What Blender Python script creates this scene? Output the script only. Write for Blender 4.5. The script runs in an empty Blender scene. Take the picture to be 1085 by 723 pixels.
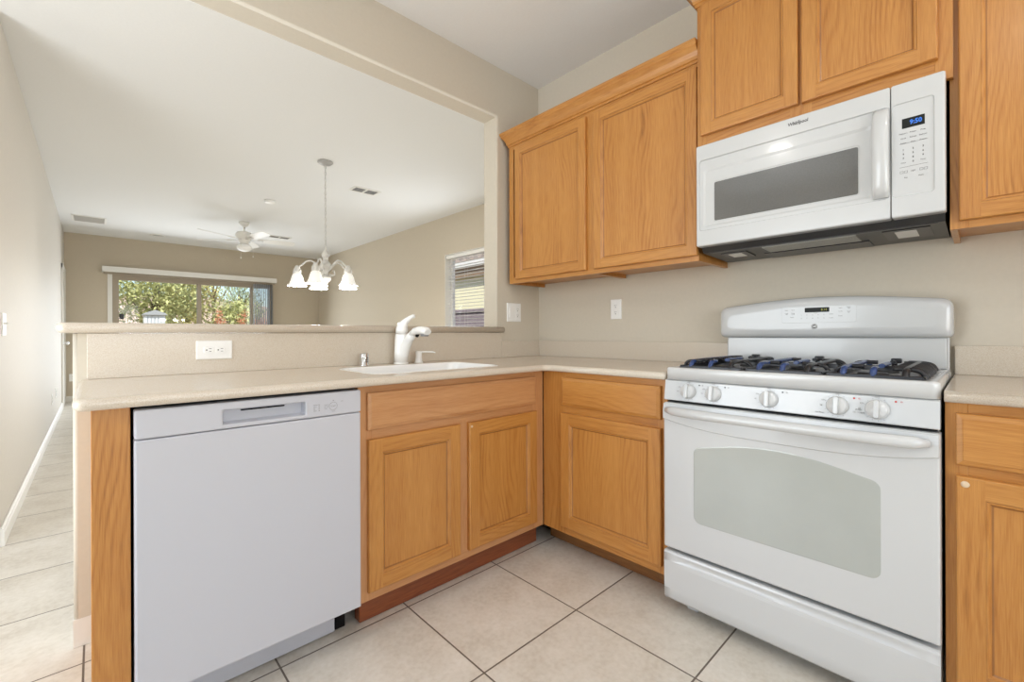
import bpy, bmesh, math, random
from mathutils import Vector, Matrix
random.seed(7)
S = bpy.context.scene
COL = S.collection
PI = math.pi

# ------------------------------------------------------------------ camera
W_PX, H_PX, F_PX, CX, CY = 1085.0, 723.0, 469.07, 535.9, 353.72
cam_d = bpy.data.cameras.new('camera')
cam = bpy.data.objects.new('camera', cam_d); COL.objects.link(cam)
yaw, roll = math.radians(42.878), math.radians(-0.2112)
fwd = Vector((math.sin(yaw), math.cos(yaw), 0))
r0 = Vector((math.cos(yaw), -math.sin(yaw), 0)); u0 = Vector((0, 0, 1))
rr = r0 * math.cos(roll) + u0 * math.sin(roll)
uu = -r0 * math.sin(roll) + u0 * math.cos(roll)
M = Matrix((rr, uu, -fwd)).transposed().to_4x4()
M.translation = Vector((-2.2696, -2.104, 1.0658))
cam.matrix_world = M
cam_d.sensor_fit = 'HORIZONTAL'; cam_d.sensor_width = 36.0
cam_d.lens = F_PX / W_PX * 36.0
cam_d.shift_x = (W_PX / 2 - CX) / W_PX
cam_d.shift_y = (CY - H_PX / 2) / W_PX
cam_d.clip_start = 0.02; cam_d.clip_end = 400
S.camera = cam

# ------------------------------------------------------------------ view, world, sun, daylight
S.view_settings.view_transform = 'Standard'
S.view_settings.look = 'None'
S.view_settings.exposure = 0.07
S.view_settings.gamma = 1.0
S.view_settings.use_curve_mapping = False
S.cycles.use_denoising = True
S.cycles.max_bounces = 10
S.cycles.diffuse_bounces = 6
S.cycles.transparent_max_bounces = 16
S.cycles.sample_clamp_indirect = 6.0
S.cycles.caustics_reflective = False
S.cycles.caustics_refractive = False

world = bpy.data.worlds.new('sky'); S.world = world; world.use_nodes = True
wn = world.node_tree; wn.nodes.clear()
sky = wn.nodes.new('ShaderNodeTexSky'); sky.sky_type = 'NISHITA'
sky.sun_disc = False; sky.sun_elevation = math.radians(38); sky.sun_rotation = math.radians(200)
sky.air_density = 1.0; sky.dust_density = 0.6; sky.ozone_density = 2.0
bg = wn.nodes.new('ShaderNodeBackground'); bg.inputs['Strength'].default_value = 0.17
wo = wn.nodes.new('ShaderNodeOutputWorld')
wn.links.new(sky.outputs[0], bg.inputs['Color']); wn.links.new(bg.outputs[0], wo.inputs['Surface'])

sun_d = bpy.data.lights.new('sun', 'SUN'); sun_d.energy = 5.0; sun_d.angle = math.radians(1); sun_d.color = (1, .95, .86)
sun = bpy.data.objects.new('sun', sun_d); COL.objects.link(sun)
sun.rotation_euler = Vector((.5, .6, -.75)).to_track_quat('-Z', 'Y').to_euler()

def area_light(name, loc, direction, sx, sy, power, color=(1, 1, 1), shape='RECTANGLE', spread=PI):
    d = bpy.data.lights.new(name, 'AREA'); d.shape = shape; d.size = sx; d.size_y = sy
    d.energy = power; d.color = color; d.spread = spread
    o = bpy.data.objects.new(name, d); COL.objects.link(o)
    o.location = loc; o.rotation_euler = Vector(direction).to_track_quat('-Z', 'Z').to_euler()
    return o
DAY = (.88, .94, 1.0)
WARM = (1.0, .96, .91)
area_light('daylight_patio_door', (-.9, 7.5, 1.0), (0, -1, -.22), 2.2, 1.7, 66, DAY)
area_light('daylight_side_window', (1.2, 2.6, 1.6), (-1, 0, 0), .8, 1.0, 16, DAY)
area_light('fill_added_back', (-2.3, -4.85, 1.55), (0, 1, .7), 2.6, 1.7, 62, DAY)  # added fill light at the unseen window behind the camera
area_light('fill_added_nook', (-4.25, -.5, 1.5), (1, .15, .6), 3.0, 1.5, 78, DAY)  # fill from the left, added with an unseen nook window
CAN_POWER = 5.0
KCANS = [(-3.1, -.84), (-2.15, -2.35), (-.95, -3.2), (-3.1, -3.6)]

# ------------------------------------------------------------------ materials
def lin(c):
    return tuple(((v / 255) / 12.92 if v / 255 <= .04045 else ((v / 255 + .055) / 1.055) ** 2.4) for v in c)
class NT:
    def __init__(s, name):
        s.m = bpy.data.materials.new(name); s.m.use_nodes = True
        s.t = s.m.node_tree; s.b = s.t.nodes['Principled BSDF']; s.tc = None
    def n(s, typ, **kw):
        x = s.t.nodes.new(typ)
        for k, v in kw.items():
            if k in x.inputs: x.inputs[k].default_value = v
            else: setattr(x, k, v)
        return x
    def l(s, a, b): s.t.links.new(a, b)
    def coord(s, scale=(1, 1, 1)):
        tc = s.n('ShaderNodeTexCoord'); mp = s.n('ShaderNodeMapping'); mp.inputs['Scale'].default_value = scale
        s.l(tc.outputs['Object'], mp.inputs['Vector']); return mp.outputs[0]
    def ramp(s, fac, stops):
        r = s.n('ShaderNodeValToRGB'); s.l(fac, r.inputs[0])
        e = r.color_ramp.elements
        while len(e) > len(stops): e.remove(e[-1])
        while len(e) < len(stops): e.new(.5)
        for i, (p, c) in enumerate(stops): e[i].position = p; e[i].color = (*c, 1)
        return r.outputs[0]
    def bump(s, h, strength, dist=.001):
        b = s.n('ShaderNodeBump'); b.inputs['Strength'].default_value = strength; b.inputs['Distance'].default_value = dist
        s.l(h, b.inputs['Height']); s.l(b.outputs[0], s.b.inputs['Normal'])
    def math(s, op, a, b=None):
        x = s.n('ShaderNodeMath'); x.operation = op
        for i, v in enumerate((a, b)):
            if v is None: continue
            if isinstance(v, (int, float)): x.inputs[i].default_value = v
            else: s.l(v, x.inputs[i])
        return x.outputs[0]

def plain(name, rgb, rough=.5, spec=.5, metal=0, noise=0.0, nscale=40, bump=0, coat=0):
    t = NT(name); b = t.b
    b.inputs['Roughness'].default_value = rough; b.inputs['Metallic'].default_value = metal
    b.inputs['Specular IOR Level'].default_value = spec
    b.inputs['Coat Weight'].default_value = coat; b.inputs['Coat Roughness'].default_value = .08
    c = lin(rgb)
    nz = t.n('ShaderNodeTexNoise'); nz.inputs['Scale'].default_value = nscale; nz.inputs['Detail'].default_value = 4
    t.l(t.coord(), nz.inputs['Vector'])
    k = 1 - noise; k2 = 1 + noise
    t.l(t.ramp(nz.outputs[0], [(.3, tuple(v * k for v in c)), (.7, tuple(min(1, v * k2) for v in c))]), b.inputs['Base Color'])
    if bump: t.bump(nz.outputs[0], bump)
    return t.m

def oak(name, axis, light, mid, dark, rough=.36):
    """open-grained oak; the grain runs along axis"""
    t = NT(name)
    tc = t.n('ShaderNodeTexCoord'); oi = t.n('ShaderNodeObjectInfo')
    sep = t.n('ShaderNodeSeparateXYZ'); 
    off = t.n('ShaderNodeCombineXYZ')
    r = t.math('MULTIPLY', oi.outputs['Random'], 13.7)
    for i in range(3): t.l(r, off.inputs[i])
    add = t.n('ShaderNodeVectorMath'); add.operation = 'ADD'
    t.l(tc.outputs['Object'], add.inputs[0]); t.l(off.outputs[0], add.inputs[1])
    t.l(add.outputs[0], sep.inputs[0])
    ax = 'xyz'.index(axis); oth = [i for i in range(3) if i != ax]
    across = t.math('ADD', sep.outputs[oth[0]], sep.outputs[oth[1]])
    along = sep.outputs[ax]
    # big slow warp gives cathedral shapes
    cv = t.n('ShaderNodeCombineXYZ')
    t.l(t.math('MULTIPLY', across, 5.0), cv.inputs[0]); t.l(t.math('MULTIPLY', along, 1.1), cv.inputs[1])
    n1 = t.n('ShaderNodeTexNoise'); n1.inputs['Scale'].default_value = 1.0; n1.inputs['Detail'].default_value = 2; n1.inputs['Roughness'].default_value = .45
    t.l(cv.outputs[0], n1.inputs['Vector'])
    ph = t.math('ADD', t.math('MULTIPLY', across, 330.0), t.math('MULTIPLY', n1.outputs[0], 75.0))
    rings = t.math('ADD', t.math('MULTIPLY', t.math('SINE', ph), .5), .5)
    rings = t.math('POWER', rings, 2.2)
    n4 = t.n('ShaderNodeTexNoise'); n4.inputs['Scale'].default_value = 1.0; n4.inputs['Detail'].default_value = 1
    cv4 = t.n('ShaderNodeCombineXYZ'); t.l(t.math('MULTIPLY', across, 11.0), cv4.inputs[0]); t.l(t.math('MULTIPLY', along, 3.0), cv4.inputs[1]); cv4.inputs[2].default_value = 4.4; t.l(cv4.outputs[0], n4.inputs['Vector'])
    rings = t.math('MULTIPLY', rings, t.math('MULTIPLY', t.math('MAXIMUM', t.math('SUBTRACT', n4.outputs[0], .38), 0.0), 3.4))
    # fine pores
    cv2 = t.n('ShaderNodeCombineXYZ')
    t.l(t.math('MULTIPLY', across, 420.0), cv2.inputs[0]); t.l(t.math('MULTIPLY', along, 14.0), cv2.inputs[1])
    n2 = t.n('ShaderNodeTexNoise'); n2.inputs['Scale'].default_value = 1.0; n2.inputs['Detail'].default_value = 3
    t.l(cv2.outputs[0], n2.inputs['Vector'])
    cv3 = t.n('ShaderNodeCombineXYZ')
    t.l(t.math('MULTIPLY', across, 22.0), cv3.inputs[0]); t.l(t.math('MULTIPLY', along, 1.2), cv3.inputs[1])
    n3 = t.n('ShaderNodeTexNoise'); n3.inputs['Scale'].default_value = 1.0; n3.inputs['Detail'].default_value = 2
    t.l(cv3.outputs[0], n3.inputs['Vector'])
    f = t.math('ADD', t.math('MULTIPLY', rings, .15), t.math('MULTIPLY', n2.outputs[0], .52))
    f = t.math('ADD', f, t.math('MULTIPLY', n3.outputs[0], .35))
    c = t.ramp(f, [(.30, lin(light)), (.58, lin(mid)), (.85, lin(dark))])
    t.l(c, t.b.inputs['Base Color'])
    t.b.inputs['Roughness'].default_value = rough
    t.b.inputs['Coat Weight'].default_value = .25; t.b.inputs['Coat Roughness'].default_value = .22
    t.bump(t.math('MULTIPLY', f, -1.0), .25, .0006)
    return t.m
OAK = ((196, 140, 72), (174, 115, 52), (114, 68, 27))
OAKP = ((200, 150, 102), (182, 128, 82), (146, 94, 56))
oakZ = oak('oak_upright_grain', 'z', *OAK); oakX = oak('oak_crosswise_grain', 'x', *OAK); oakY = oak('oak_lengthwise_grain', 'y', *OAK)
oakPX = oak('pinkish_oak_crosswise_grain', 'x', *OAKP); oakPZ = oak('pinkish_oak_upright_grain', 'z', *OAKP)
groove_l = oak('oak_bead_shading', 'z', (184, 132, 72), (164, 112, 56), (126, 80, 36))  # shading of the bead's first step put into darker oak
groove_m = oak('oak_groove_dark', 'z', (158, 108, 56), (140, 92, 46), (110, 68, 32))  # darker oak along the door's inner groove
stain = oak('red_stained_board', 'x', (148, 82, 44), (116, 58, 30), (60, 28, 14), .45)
oakD = oak('dull_brown_board', 'y', (150, 104, 54), (124, 80, 38), (84, 52, 26), .5)  # duller brown oak of the toe boards by the range

paint = plain('greige_wall_paint', (205, 197, 182), .75, .3, noise=.015, nscale=60, bump=.25)
paint_lit = plain('greige_paint_lit', (211, 206, 197), .6, .4, noise=.015, nscale=60, bump=.25)  # greige copy made lighter for the glare on the left wall
paint_dim = plain('greige_paint_dim', (197, 186, 167), .75, .3, noise=.015, nscale=60, bump=.25)  # greige copy made darker for the dimmer living room walls
ceil_m = plain('white_ceiling_paint', (228, 228, 226), .85, .2, noise=.01, nscale=70, bump=.3)
trim_m = plain('white_trim_paint', (232, 230, 224), .45, .4, noise=.01)
plate_m = plain('white_plate_plastic', (240, 240, 238), .35, .5)
bump_m = plain('clear_bumper_rubber', (214, 190, 160), .3)
slot_m = plain('dark_slot', (60, 58, 55), .6)
white_m = plain('white_appliance_enamel', (200, 202, 203), .22, .5, coat=.4)
dw_m = plain('white_dishwasher_steel', (194, 196, 204), .35, .5, coat=.15)
grey_line = plain('grey_legend_print', (128, 128, 130), .6)
darkgrey = plain('dark_grey_print', (90, 90, 92), .6)
black_m = plain('black_enamel', (28, 28, 32), .3, .5, noise=.1)
dark_m = plain('black_void_plastic', (14, 13, 13), .7, .2)
chassis_m = plain('charcoal_chassis_steel', (70, 70, 70), .38, .5, metal=.6, noise=.1, nscale=12)
mesh_m = plain('aluminium_filter_mesh', (165, 165, 160), .5, .5, metal=.4, noise=.25, nscale=400, bump=.6)
lens_m = plain('frosted_lens', (225, 225, 222), .4)
chrome = plain('chrome', (215, 215, 215), .12, .5, metal=1)
ceramic = plain('white_sink_enamel', (240, 240, 238), .18, .5, coat=.4)
fauc_m = plain('white_faucet_enamel', (240, 240, 238), .2, .5, coat=.4)
alu_m = plain('tan_door_frame', (168, 156, 138), .5)
dkalu = plain('grey_blind_edge', (120, 118, 115), .5)
def translucent(name, rgb, k):
    t = NT(name); t.t.nodes.remove(t.b)
    d_ = t.n('ShaderNodeBsdfDiffuse'); d_.inputs[0].default_value = (*lin(rgb), 1); tl = t.n('ShaderNodeBsdfTranslucent'); tl.inputs[0].default_value = (*lin(rgb), 1)
    mx = t.n('ShaderNodeMixShader'); mx.inputs[0].default_value = k
    t.l(d_.outputs[0], mx.inputs[1]); t.l(tl.outputs[0], mx.inputs[2]); t.l(mx.outputs[0], t.t.nodes['Material Output'].inputs['Surface'])
    return t.m
vane_m = translucent('vertical_blind_vinyl', (228, 231, 235), .45)
nickel = plain('white_metal_with_grey_wash', (205, 203, 198), .35, .5, noise=.12, nscale=30)
can_m = plain('white_can_trim', (235, 233, 228), .5)
louver_m = plain('grey_louver', (150, 149, 146), .6)
louver2_m = plain('pale_grille', (196, 194, 190), .6)
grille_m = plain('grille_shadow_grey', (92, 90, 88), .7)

def counter_mat():
    t = NT('beige_solid_surface')
    v = t.coord()
    n = t.n('ShaderNodeTexNoise'); n.inputs['Scale'].default_value = 420; n.inputs['Detail'].default_value = 2; t.l(v, n.inputs['Vector'])
    n2 = t.n('ShaderNodeTexNoise'); n2.inputs['Scale'].default_value = 900; n2.inputs['Detail'].default_value = 1; t.l(v, n2.inputs['Vector'])
    f = t.math('ADD', t.math('MULTIPLY', n.outputs[0], .6), t.math('MULTIPLY', n2.outputs[0], .4))
    t.l(t.ramp(f, [(.3, lin((190, 172, 148))), (.5, lin((206, 196, 181))), (.7, lin((216, 208, 196)))]), t.b.inputs['Base Color'])
    t.b.inputs['Roughness'].default_value = .2; t.b.inputs['Specular IOR Level'].default_value = .45
    return t.m
counter_m = counter_mat()

def tile_mat():
    t = NT('ceramic_floor_tile')
    tc = t.n('ShaderNodeTexCoord'); sp = t.n('ShaderNodeSeparateXYZ'); t.l(tc.outputs['Object'], sp.inputs[0])
    T = .4615
    ds = []; cells = []
    for i, o in ((0, -1.376), (1, -.575)):
        a = t.math('DIVIDE', t.math('SUBTRACT', sp.outputs[i], o), T)
        cells.append(t.math('FLOOR', a))
        fr = t.math('FRACT', t.math('ADD', a, 100.0))
        ds.append(t.math('MINIMUM', fr, t.math('SUBTRACT', 1.0, fr)))
    d = t.math('MINIMUM', ds[0], ds[1])
    grout = t.math('LESS_THAN', d, .0062)
    cc = t.n('ShaderNodeCombineXYZ'); t.l(cells[0], cc.inputs[0]); t.l(cells[1], cc.inputs[1])
    wn_ = t.n('ShaderNodeTexWhiteNoise'); t.l(cc.outputs[0], wn_.inputs[0])
    va = t.n('ShaderNodeVectorMath'); va.operation = 'ADD'; t.l(tc.outputs['Object'], va.inputs[0])
    vs = t.n('ShaderNodeVectorMath'); vs.operation = 'SCALE'; t.l(wn_.outputs['Color'], vs.inputs[0]); vs.inputs['Scale'].default_value = 9
    t.l(vs.outputs[0], va.inputs[1])
    n = t.n('ShaderNodeTexNoise'); n.inputs['Scale'].default_value = 5; n.inputs['Detail'].default_value = 6; n.inputs['Roughness'].default_value = .65
    t.l(va.outputs[0], n.inputs['Vector'])
    n2 = t.n('ShaderNodeTexNoise'); n2.inputs['Scale'].default_value = 60; n2.inputs['Detail'].default_value = 4
    t.l(va.outputs[0], n2.inputs['Vector'])
    f = t.math('ADD', t.math('MULTIPLY', n.outputs[0], .65), t.math('MULTIPLY', n2.outputs[0], .35))
    col = t.ramp(f, [(.34, lin((197, 189, 176))), (.5, lin((212, 206, 195))), (.66, lin((223, 218, 209)))])
    mx = t.n('ShaderNodeMix'); mx.data_type = 'RGBA'
    t.l(grout, mx.inputs['Factor']); t.l(col, mx.inputs['A']); mx.inputs['B'].default_value = (*lin((104, 94, 84)), 1)
    t.l(mx.outputs['Result'], t.b.inputs['Base Color'])
    t.b.inputs['Roughness'].default_value = .38
    hb = t.math('SUBTRACT', t.math('MULTIPLY', f, .25), grout)
    t.bump(hb, .5, .0015)
    return t.m
tile_m = tile_mat()

def glass_mat(name, tint=(1, 1, 1), gloss=.07):
    t = NT(name); t.t.nodes.remove(t.b)
    tr = t.n('ShaderNodeBsdfTransparent'); tr.inputs[0].default_value = (*tint, 1)
    gl = t.n('ShaderNodeBsdfGlossy'); gl.inputs['Roughness'].default_value = .02
    mx = t.n('ShaderNodeMixShader'); mx.inputs[0].default_value = gloss
    t.l(tr.outputs[0], mx.inputs[1]); t.l(gl.outputs[0], mx.inputs[2])
    t.l(mx.outputs[0], t.t.nodes['Material Output'].inputs['Surface'])
    return t.m
glass_m = glass_mat('clear_window_glass', gloss=.015)
def emit_mat(name, rgb, strength, base=(255, 255, 255)):
    t = NT(name); t.b.inputs['Base Color'].default_value = (*lin(base), 1)
    t.b.inputs['Emission Color'].default_value = (*lin(rgb), 1); t.b.inputs['Emission Strength'].default_value = strength
    return t.m
shade_m = emit_mat('lit_alabaster_shade', (255, 250, 240), .35, (225, 225, 222))
bulb_m = emit_mat('lit_bulb', (255, 244, 224), 12)
fan_glass_m = plain('frosted_fan_bowl', (245, 245, 243), .4)
lamp_disc_m = emit_mat('lit_can_lens', (255, 240, 218), 6)
blue_digit = emit_mat('blue_led_digits', (60, 140, 255), .8, (20, 40, 80))
green_digit = emit_mat('amber_green_led_digits', (190, 190, 70), .55, (60, 60, 20))
ovenglass = plain('pale_grey_oven_glass', (172, 176, 172), .12, .6, noise=.02, nscale=9, coat=.5)
mwglass = plain('dark_grey_microwave_glass', (98, 98, 97), .12, .5, noise=.08, nscale=300, coat=.5)
lcd_m = plain('black_display_window', (30, 32, 30), .4, .2)
bluesheen = plain('enamel_blue_reflections', (50, 70, 116), .25, .5, noise=.25, nscale=50)  # bluish reflections on the black grates put into the colour
red_m = plain('red_indicator_print', (190, 60, 50), .6)
leafs = [plain('olive_leaves', (186, 190, 132), .7, .2, noise=.25, nscale=6), plain('grey_green_leaves', (160, 174, 142), .7, .2, noise=.25, nscale=6),
         plain('yellow_green_leaves', (198, 194, 134), .7, .2, noise=.25, nscale=6), plain('orange_red_leaves', (200, 140, 108), .7, .2, noise=.2, nscale=6)]
bark = plain('grey_bark', (120, 105, 88), .9, .1, noise=.3)

# ------------------------------------------------------------------ geometry helpers
def NB(): return bmesh.new()
def merge(bm, b2, mi=0, smooth=False):
    vm = {}
    for v in b2.verts: vm[v] = bm.verts.new(v.co)
    for f in b2.faces:
        try:
            nf = bm.faces.new([vm[v] for v in f.verts]); nf.material_index = mi if mi is not None else f.material_index; nf.smooth = smooth or f.smooth
        except ValueError: pass
    b2.free()
def box(bm, a, b, bev=0.0, seg=2, mi=0, smooth=None):
    a = Vector(a); b = Vector(b)
    lo = Vector((min(a[i], b[i]) for i in range(3))); hi = Vector((max(a[i], b[i]) for i in range(3)))
    t = bmesh.new(); bmesh.ops.create_cube(t, size=1)
    for v in t.verts: v.co = Vector(((v.co[i] + .5) * (hi[i] - lo[i]) + lo[i] for i in range(3)))
    if bev:
        bev = min(bev, min(hi - lo) * .49)
        bmesh.ops.bevel(t, geom=list(t.edges), offset=bev, segments=seg, profile=.5, affect='EDGES'); t.normal_update()
        for f in t.faces: f.smooth = max(abs(f.normal.x), abs(f.normal.y), abs(f.normal.z)) < .999
    merge(bm, t, mi)
def lathe(bm, prof, M=Matrix(), n=32, mi=0, smooth=True, sx=1, sy=1):
    rings = []
    for r, z in prof:
        if r < 1e-6: rings.append([bm.verts.new(M @ Vector((0, 0, z)))])
        else: rings.append([bm.verts.new(M @ Vector((r * sx * math.cos(2 * PI * i / n), r * sy * math.sin(2 * PI * i / n), z))) for i in range(n)])
    for A, B in zip(rings, rings[1:]):
        for i in range(n):
            j = (i + 1) % n
            q = [A[0] if len(A) == 1 else A[i], A[0] if len(A) == 1 else A[j], B[0] if len(B) == 1 else B[j], B[0] if len(B) == 1 else B[i]]
            q2 = []
            for v in q:
                if v not in q2: q2.append(v)
            if len(q2) > 2:
                f = bm.faces.new(q2); f.smooth = smooth; f.material_index = mi
def tube(bm, pts, rad, n=12, mi=0, caps=True, flat=1.0, up=None):
    pts = [Vector(p) for p in pts]
    R = rad if isinstance(rad, (list, tuple)) else [rad] * len(pts)
    prev = None; rings = []
    for i, p in enumerate(pts):
        d = (pts[min(i + 1, len(pts) - 1)] - pts[max(i - 1, 0)]).normalized()
        if prev is None:
            a = Vector(up) if up else (Vector((0, 0, 1)) if abs(d.z) < .9 else Vector((1, 0, 0)))
            x = (a - d * a.dot(d)).normalized()
        else: x = (prev - d * prev.dot(d)).normalized()
        prev = x; y = d.cross(x)
        rings.append([bm.verts.new(p + (x * math.cos(2 * PI * k / n) * R[i] * flat + y * math.sin(2 * PI * k / n) * R[i])) for k in range(n)])
    for A, B in zip(rings, rings[1:]):
        for i in range(n):
            f = bm.faces.new([A[i], A[(i + 1) % n], B[(i + 1) % n], B[i]]); f.smooth = True; f.material_index = mi
    if caps:
        for r_ in (rings[0][::-1], rings[-1]):
            f = bm.faces.new(r_); f.material_index = mi
def prism(bm, pts, v, mi=0, smooth=False):
    """polygon pts (3D, planar) extruded by vector v"""
    A = [bm.verts.new(Vector(p)) for p in pts]; B = [bm.verts.new(Vector(p) + Vector(v)) for p in pts]
    n = len(A)
    for i in range(n):
        f = bm.faces.new([A[i], A[(i + 1) % n], B[(i + 1) % n], B[i]]); f.material_index = mi; f.smooth = smooth
    f = bm.faces.new(A[::-1]); f.material_index = mi; f = bm.faces.new(B); f.material_index = mi
def frame_mat(face):
    """local (u, v, n): face 'R' stands on the range wall and looks to -x, face 'S' looks to -y"""
    if face == 'R': return Matrix(((0, 0, -1, 0), (-1, 0, 0, 0), (0, 1, 0, 0), (0, 0, 0, 1)))
    if face == 'S': return Matrix(((1, 0, 0, 0), (0, 0, -1, 0), (0, 1, 0, 0), (0, 0, 0, 1)))
FR, FS = frame_mat('R'), frame_mat('S')      # R: x=-n, y=-u, z=v ; S: x=u, y=-n, z=v
def rrect(u0, u1, v0, v1, r, k=5):
    P = []
    for cx, cy, a0 in ((u1 - r, v1 - r, 0), (u0 + r, v1 - r, 90), (u0 + r, v0 + r, 180), (u1 - r, v0 + r, 270)):
        for i in range(k + 1):
            a = math.radians(a0 + 90 * i / k); P.append((cx + r * math.cos(a), cy + r * math.sin(a)))
    return P
def loops(bm, M, L, mi=0, cap_first=False, cap_last=True, smooth=False, mis=None):
    """bridge equal-length loops of (u, v, n)"""
    V = [[bm.verts.new(M @ Vector(p)) for p in l] for l in L]
    n = len(V[0])
    for k, (A, B) in enumerate(zip(V, V[1:])):
        for i in range(n):
            f = bm.faces.new([A[i], A[(i + 1) % n], B[(i + 1) % n], B[i]]); f.smooth = smooth; f.material_index = mis[k] if mis else mi
    if cap_first: bm.faces.new(V[0][::-1]).material_index = mi
    if cap_last: bm.faces.new(V[-1]).material_index = mis[-1] if mis else mi
def plate(bm, M, u0, u1, v0, v1, r, steps, mi=0, mis=None, smooth=False):
    """rounded rectangle built as a stack of (inset, n)"""
    loops(bm, M, [[(p[0], p[1], n) for p in rrect(u0 + i, u1 - i, v0 + i, v1 - i, max(r - i, .0008))] for i, n in steps], mi, True, True, smooth, mis)
def fix(bm):
    bmesh.ops.recalc_face_normals(bm, faces=bm.faces)
ROOT = {}
def obj(name, bm, mats, parent=None, autosmooth=True):
    """link bm (built in world coordinates) as one mesh object, origin moved to its parent's or its own base"""
    fix(bm)
    if parent is None:
        xs = [v.co for v in bm.verts]
        org = Vector(((min(v.x for v in xs) + max(v.x for v in xs)) / 2, (min(v.y for v in xs) + max(v.y for v in xs)) / 2, min(v.z for v in xs)))
    else: org = ROOT[parent.name]
    for v in bm.verts: v.co -= org
    me = bpy.data.meshes.new(name); bm.to_mesh(me); bm.free()
    for m in (mats if isinstance(mats, (list, tuple)) else [mats]): me.materials.append(m)
    o = bpy.data.objects.new(name, me); COL.objects.link(o)
    if parent is None: o.location = org
    else: o.parent = parent
    ROOT[o.name] = org
    return o
def tag(o, label, cat, group=None, kind=None):
    o['label'] = label; o['category'] = cat
    if group: o['group'] = group
    if kind: o['kind'] = kind
    return o
def thing(name, loc, label, cat, group=None):
    o = bpy.data.objects.new(name, None); COL.objects.link(o); o.location = loc; o.empty_display_size = .1
    ROOT[o.name] = Vector(loc)
    return tag(o, label, cat, group)
def struct(name, bm, mat, label=None, cat=None):
    o = obj(name, bm, mat); o['kind'] = 'structure'
    o['label'] = label or name.replace('_', ' '); o['category'] = cat or name.split('_')[0]
    return o
def text_bm(bm, s, M, size, u, v, n, align='CENTER', depth=.0003, mi=0, xs=1.0, bold=False, shear=0):
    c = bpy.data.curves.new('t', 'FONT'); c.body = s; c.size = size; c.align_x = align; c.align_y = 'CENTER'; c.extrude = depth; c.resolution_u = 2
    if bold: c.offset = size * .03
    c.shear = shear
    o = bpy.data.objects.new('t', c); COL.objects.link(o)
    dg = bpy.context.evaluated_depsgraph_get(); me = bpy.data.meshes.new_from_object(o.evaluated_get(dg))
    t = bmesh.new(); t.from_mesh(me)
    for w in t.verts: w.co = M @ Vector((w.co.x * xs + u, w.co.y + v, w.co.z + n))
    bpy.data.objects.remove(o); bpy.data.curves.remove(c); bpy.data.meshes.remove(me)
    merge(bm, t, mi)

# ------------------------------------------------------------------ the room
KC, LC = 2.7686, 2.7042          # kitchen and living room ceilings
LX, RX, FY = -2.6226, 1.328, 7.78
b = NB(); box(b, (-4.4, -5.2, -.1), (2.2, 9.4, 0)); fl = struct('floor', b, tile_m, 'pale beige ceramic tile floor with dark grout lines', 'floor')
# keep the tile grid tied to the world
for v in fl.data.vertices: v.co += fl.location
fl.location = (0, 0, 0)
b = NB(); box(b, (0, -5.1, 0), (.13, 0, KC)); struct('wall_right', b, paint, 'greige wall behind the range and oak cabinets', 'wall')
b = NB()
prism(b, [(x, 0, z) for x, z in ((-2.325, 0), (RX + .15, 0), (RX + .15, KC), (-4.4, KC), (-4.4, 2.4493), (-.389, 2.4493), (-.389, 1.072), (-2.325, 1.072))], (0, .132, 0)); fix(b)
def open_edge(e):
    p, q = e.verts[0].co, e.verts[1].co; m = (p + q) / 2
    if abs(p.y - q.y) > .01: return False
    return (abs(m.z - 2.4493) < 1e-4) or (abs(m.x + .389) < 1e-4) or (abs(m.x + 2.325) < 1e-4)
bmesh.ops.bevel(b, geom=[e for e in b.edges if open_edge(e)], offset=.012, segments=4, profile=.5, affect='EDGES'); b.normal_update()
for f in b.faces: f.smooth = max(abs(f.normal.x), abs(f.normal.y), abs(f.normal.z)) < .999
struct('wall_pass_through', b, paint, 'greige dividing wall with the wide pass-through opening above the bar ledge', 'wall')
b = NB(); box(b, (LX - .15, 1.25, 0), (LX, FY + .1, LC), .012, 3); struct('wall_left', b, paint_lit, 'long greige hallway wall with painted-in glare at the left edge', 'wall')
b = NB(); box(b, (-4.4, 1.25, 0), (LX - .151, 1.38, LC)); struct('wall_nook', b, paint, 'wall of the breakfast nook left of the kitchen', 'wall')
b = NB()
for a, c in (((-4.5, -5.1, 0), (-4.4, -2.1, KC)), ((-4.5, 1.1, 0), (-4.4, 1.38, KC)), ((-4.5, -2.1, 0), (-4.4, 1.1, .7)), ((-4.5, -2.1, 2.3), (-4.4, 1.1, KC))): box(b, a, c)
struct('wall_west', b, paint, 'far side wall of the kitchen nook', 'wall')
# wall behind the camera with an opening added to let in daylight
b = NB()
for a, c in (((-4.4, -5.1, 0), (0, -5.0, .6)), ((-4.4, -5.1, 2.45), (0, -5.0, KC)), ((-4.4, -5.1, .6), (-3.7, -5, 2.45)), ((-.9, -5.1, .6), (0, -5, 2.45))): box(b, a, c)
struct('wall_back', b, paint, 'kitchen wall behind the camera with an added wide window', 'wall')
# far wall with the sliding door opening
DX0, DX1, DZ = -2.11, .40, 2.09
b = NB()
for a, c in (((LX, FY, 0), (DX0, FY + .15, LC)), ((DX1, FY, 0), (RX + .15, FY + .15, LC)), ((DX0, FY, DZ), (DX1, FY + .15, LC))): box(b, a, c)
struct('wall_far', b, paint_dim, 'greige living room wall with painted-in dimness around the sliding glass door', 'wall')
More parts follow.
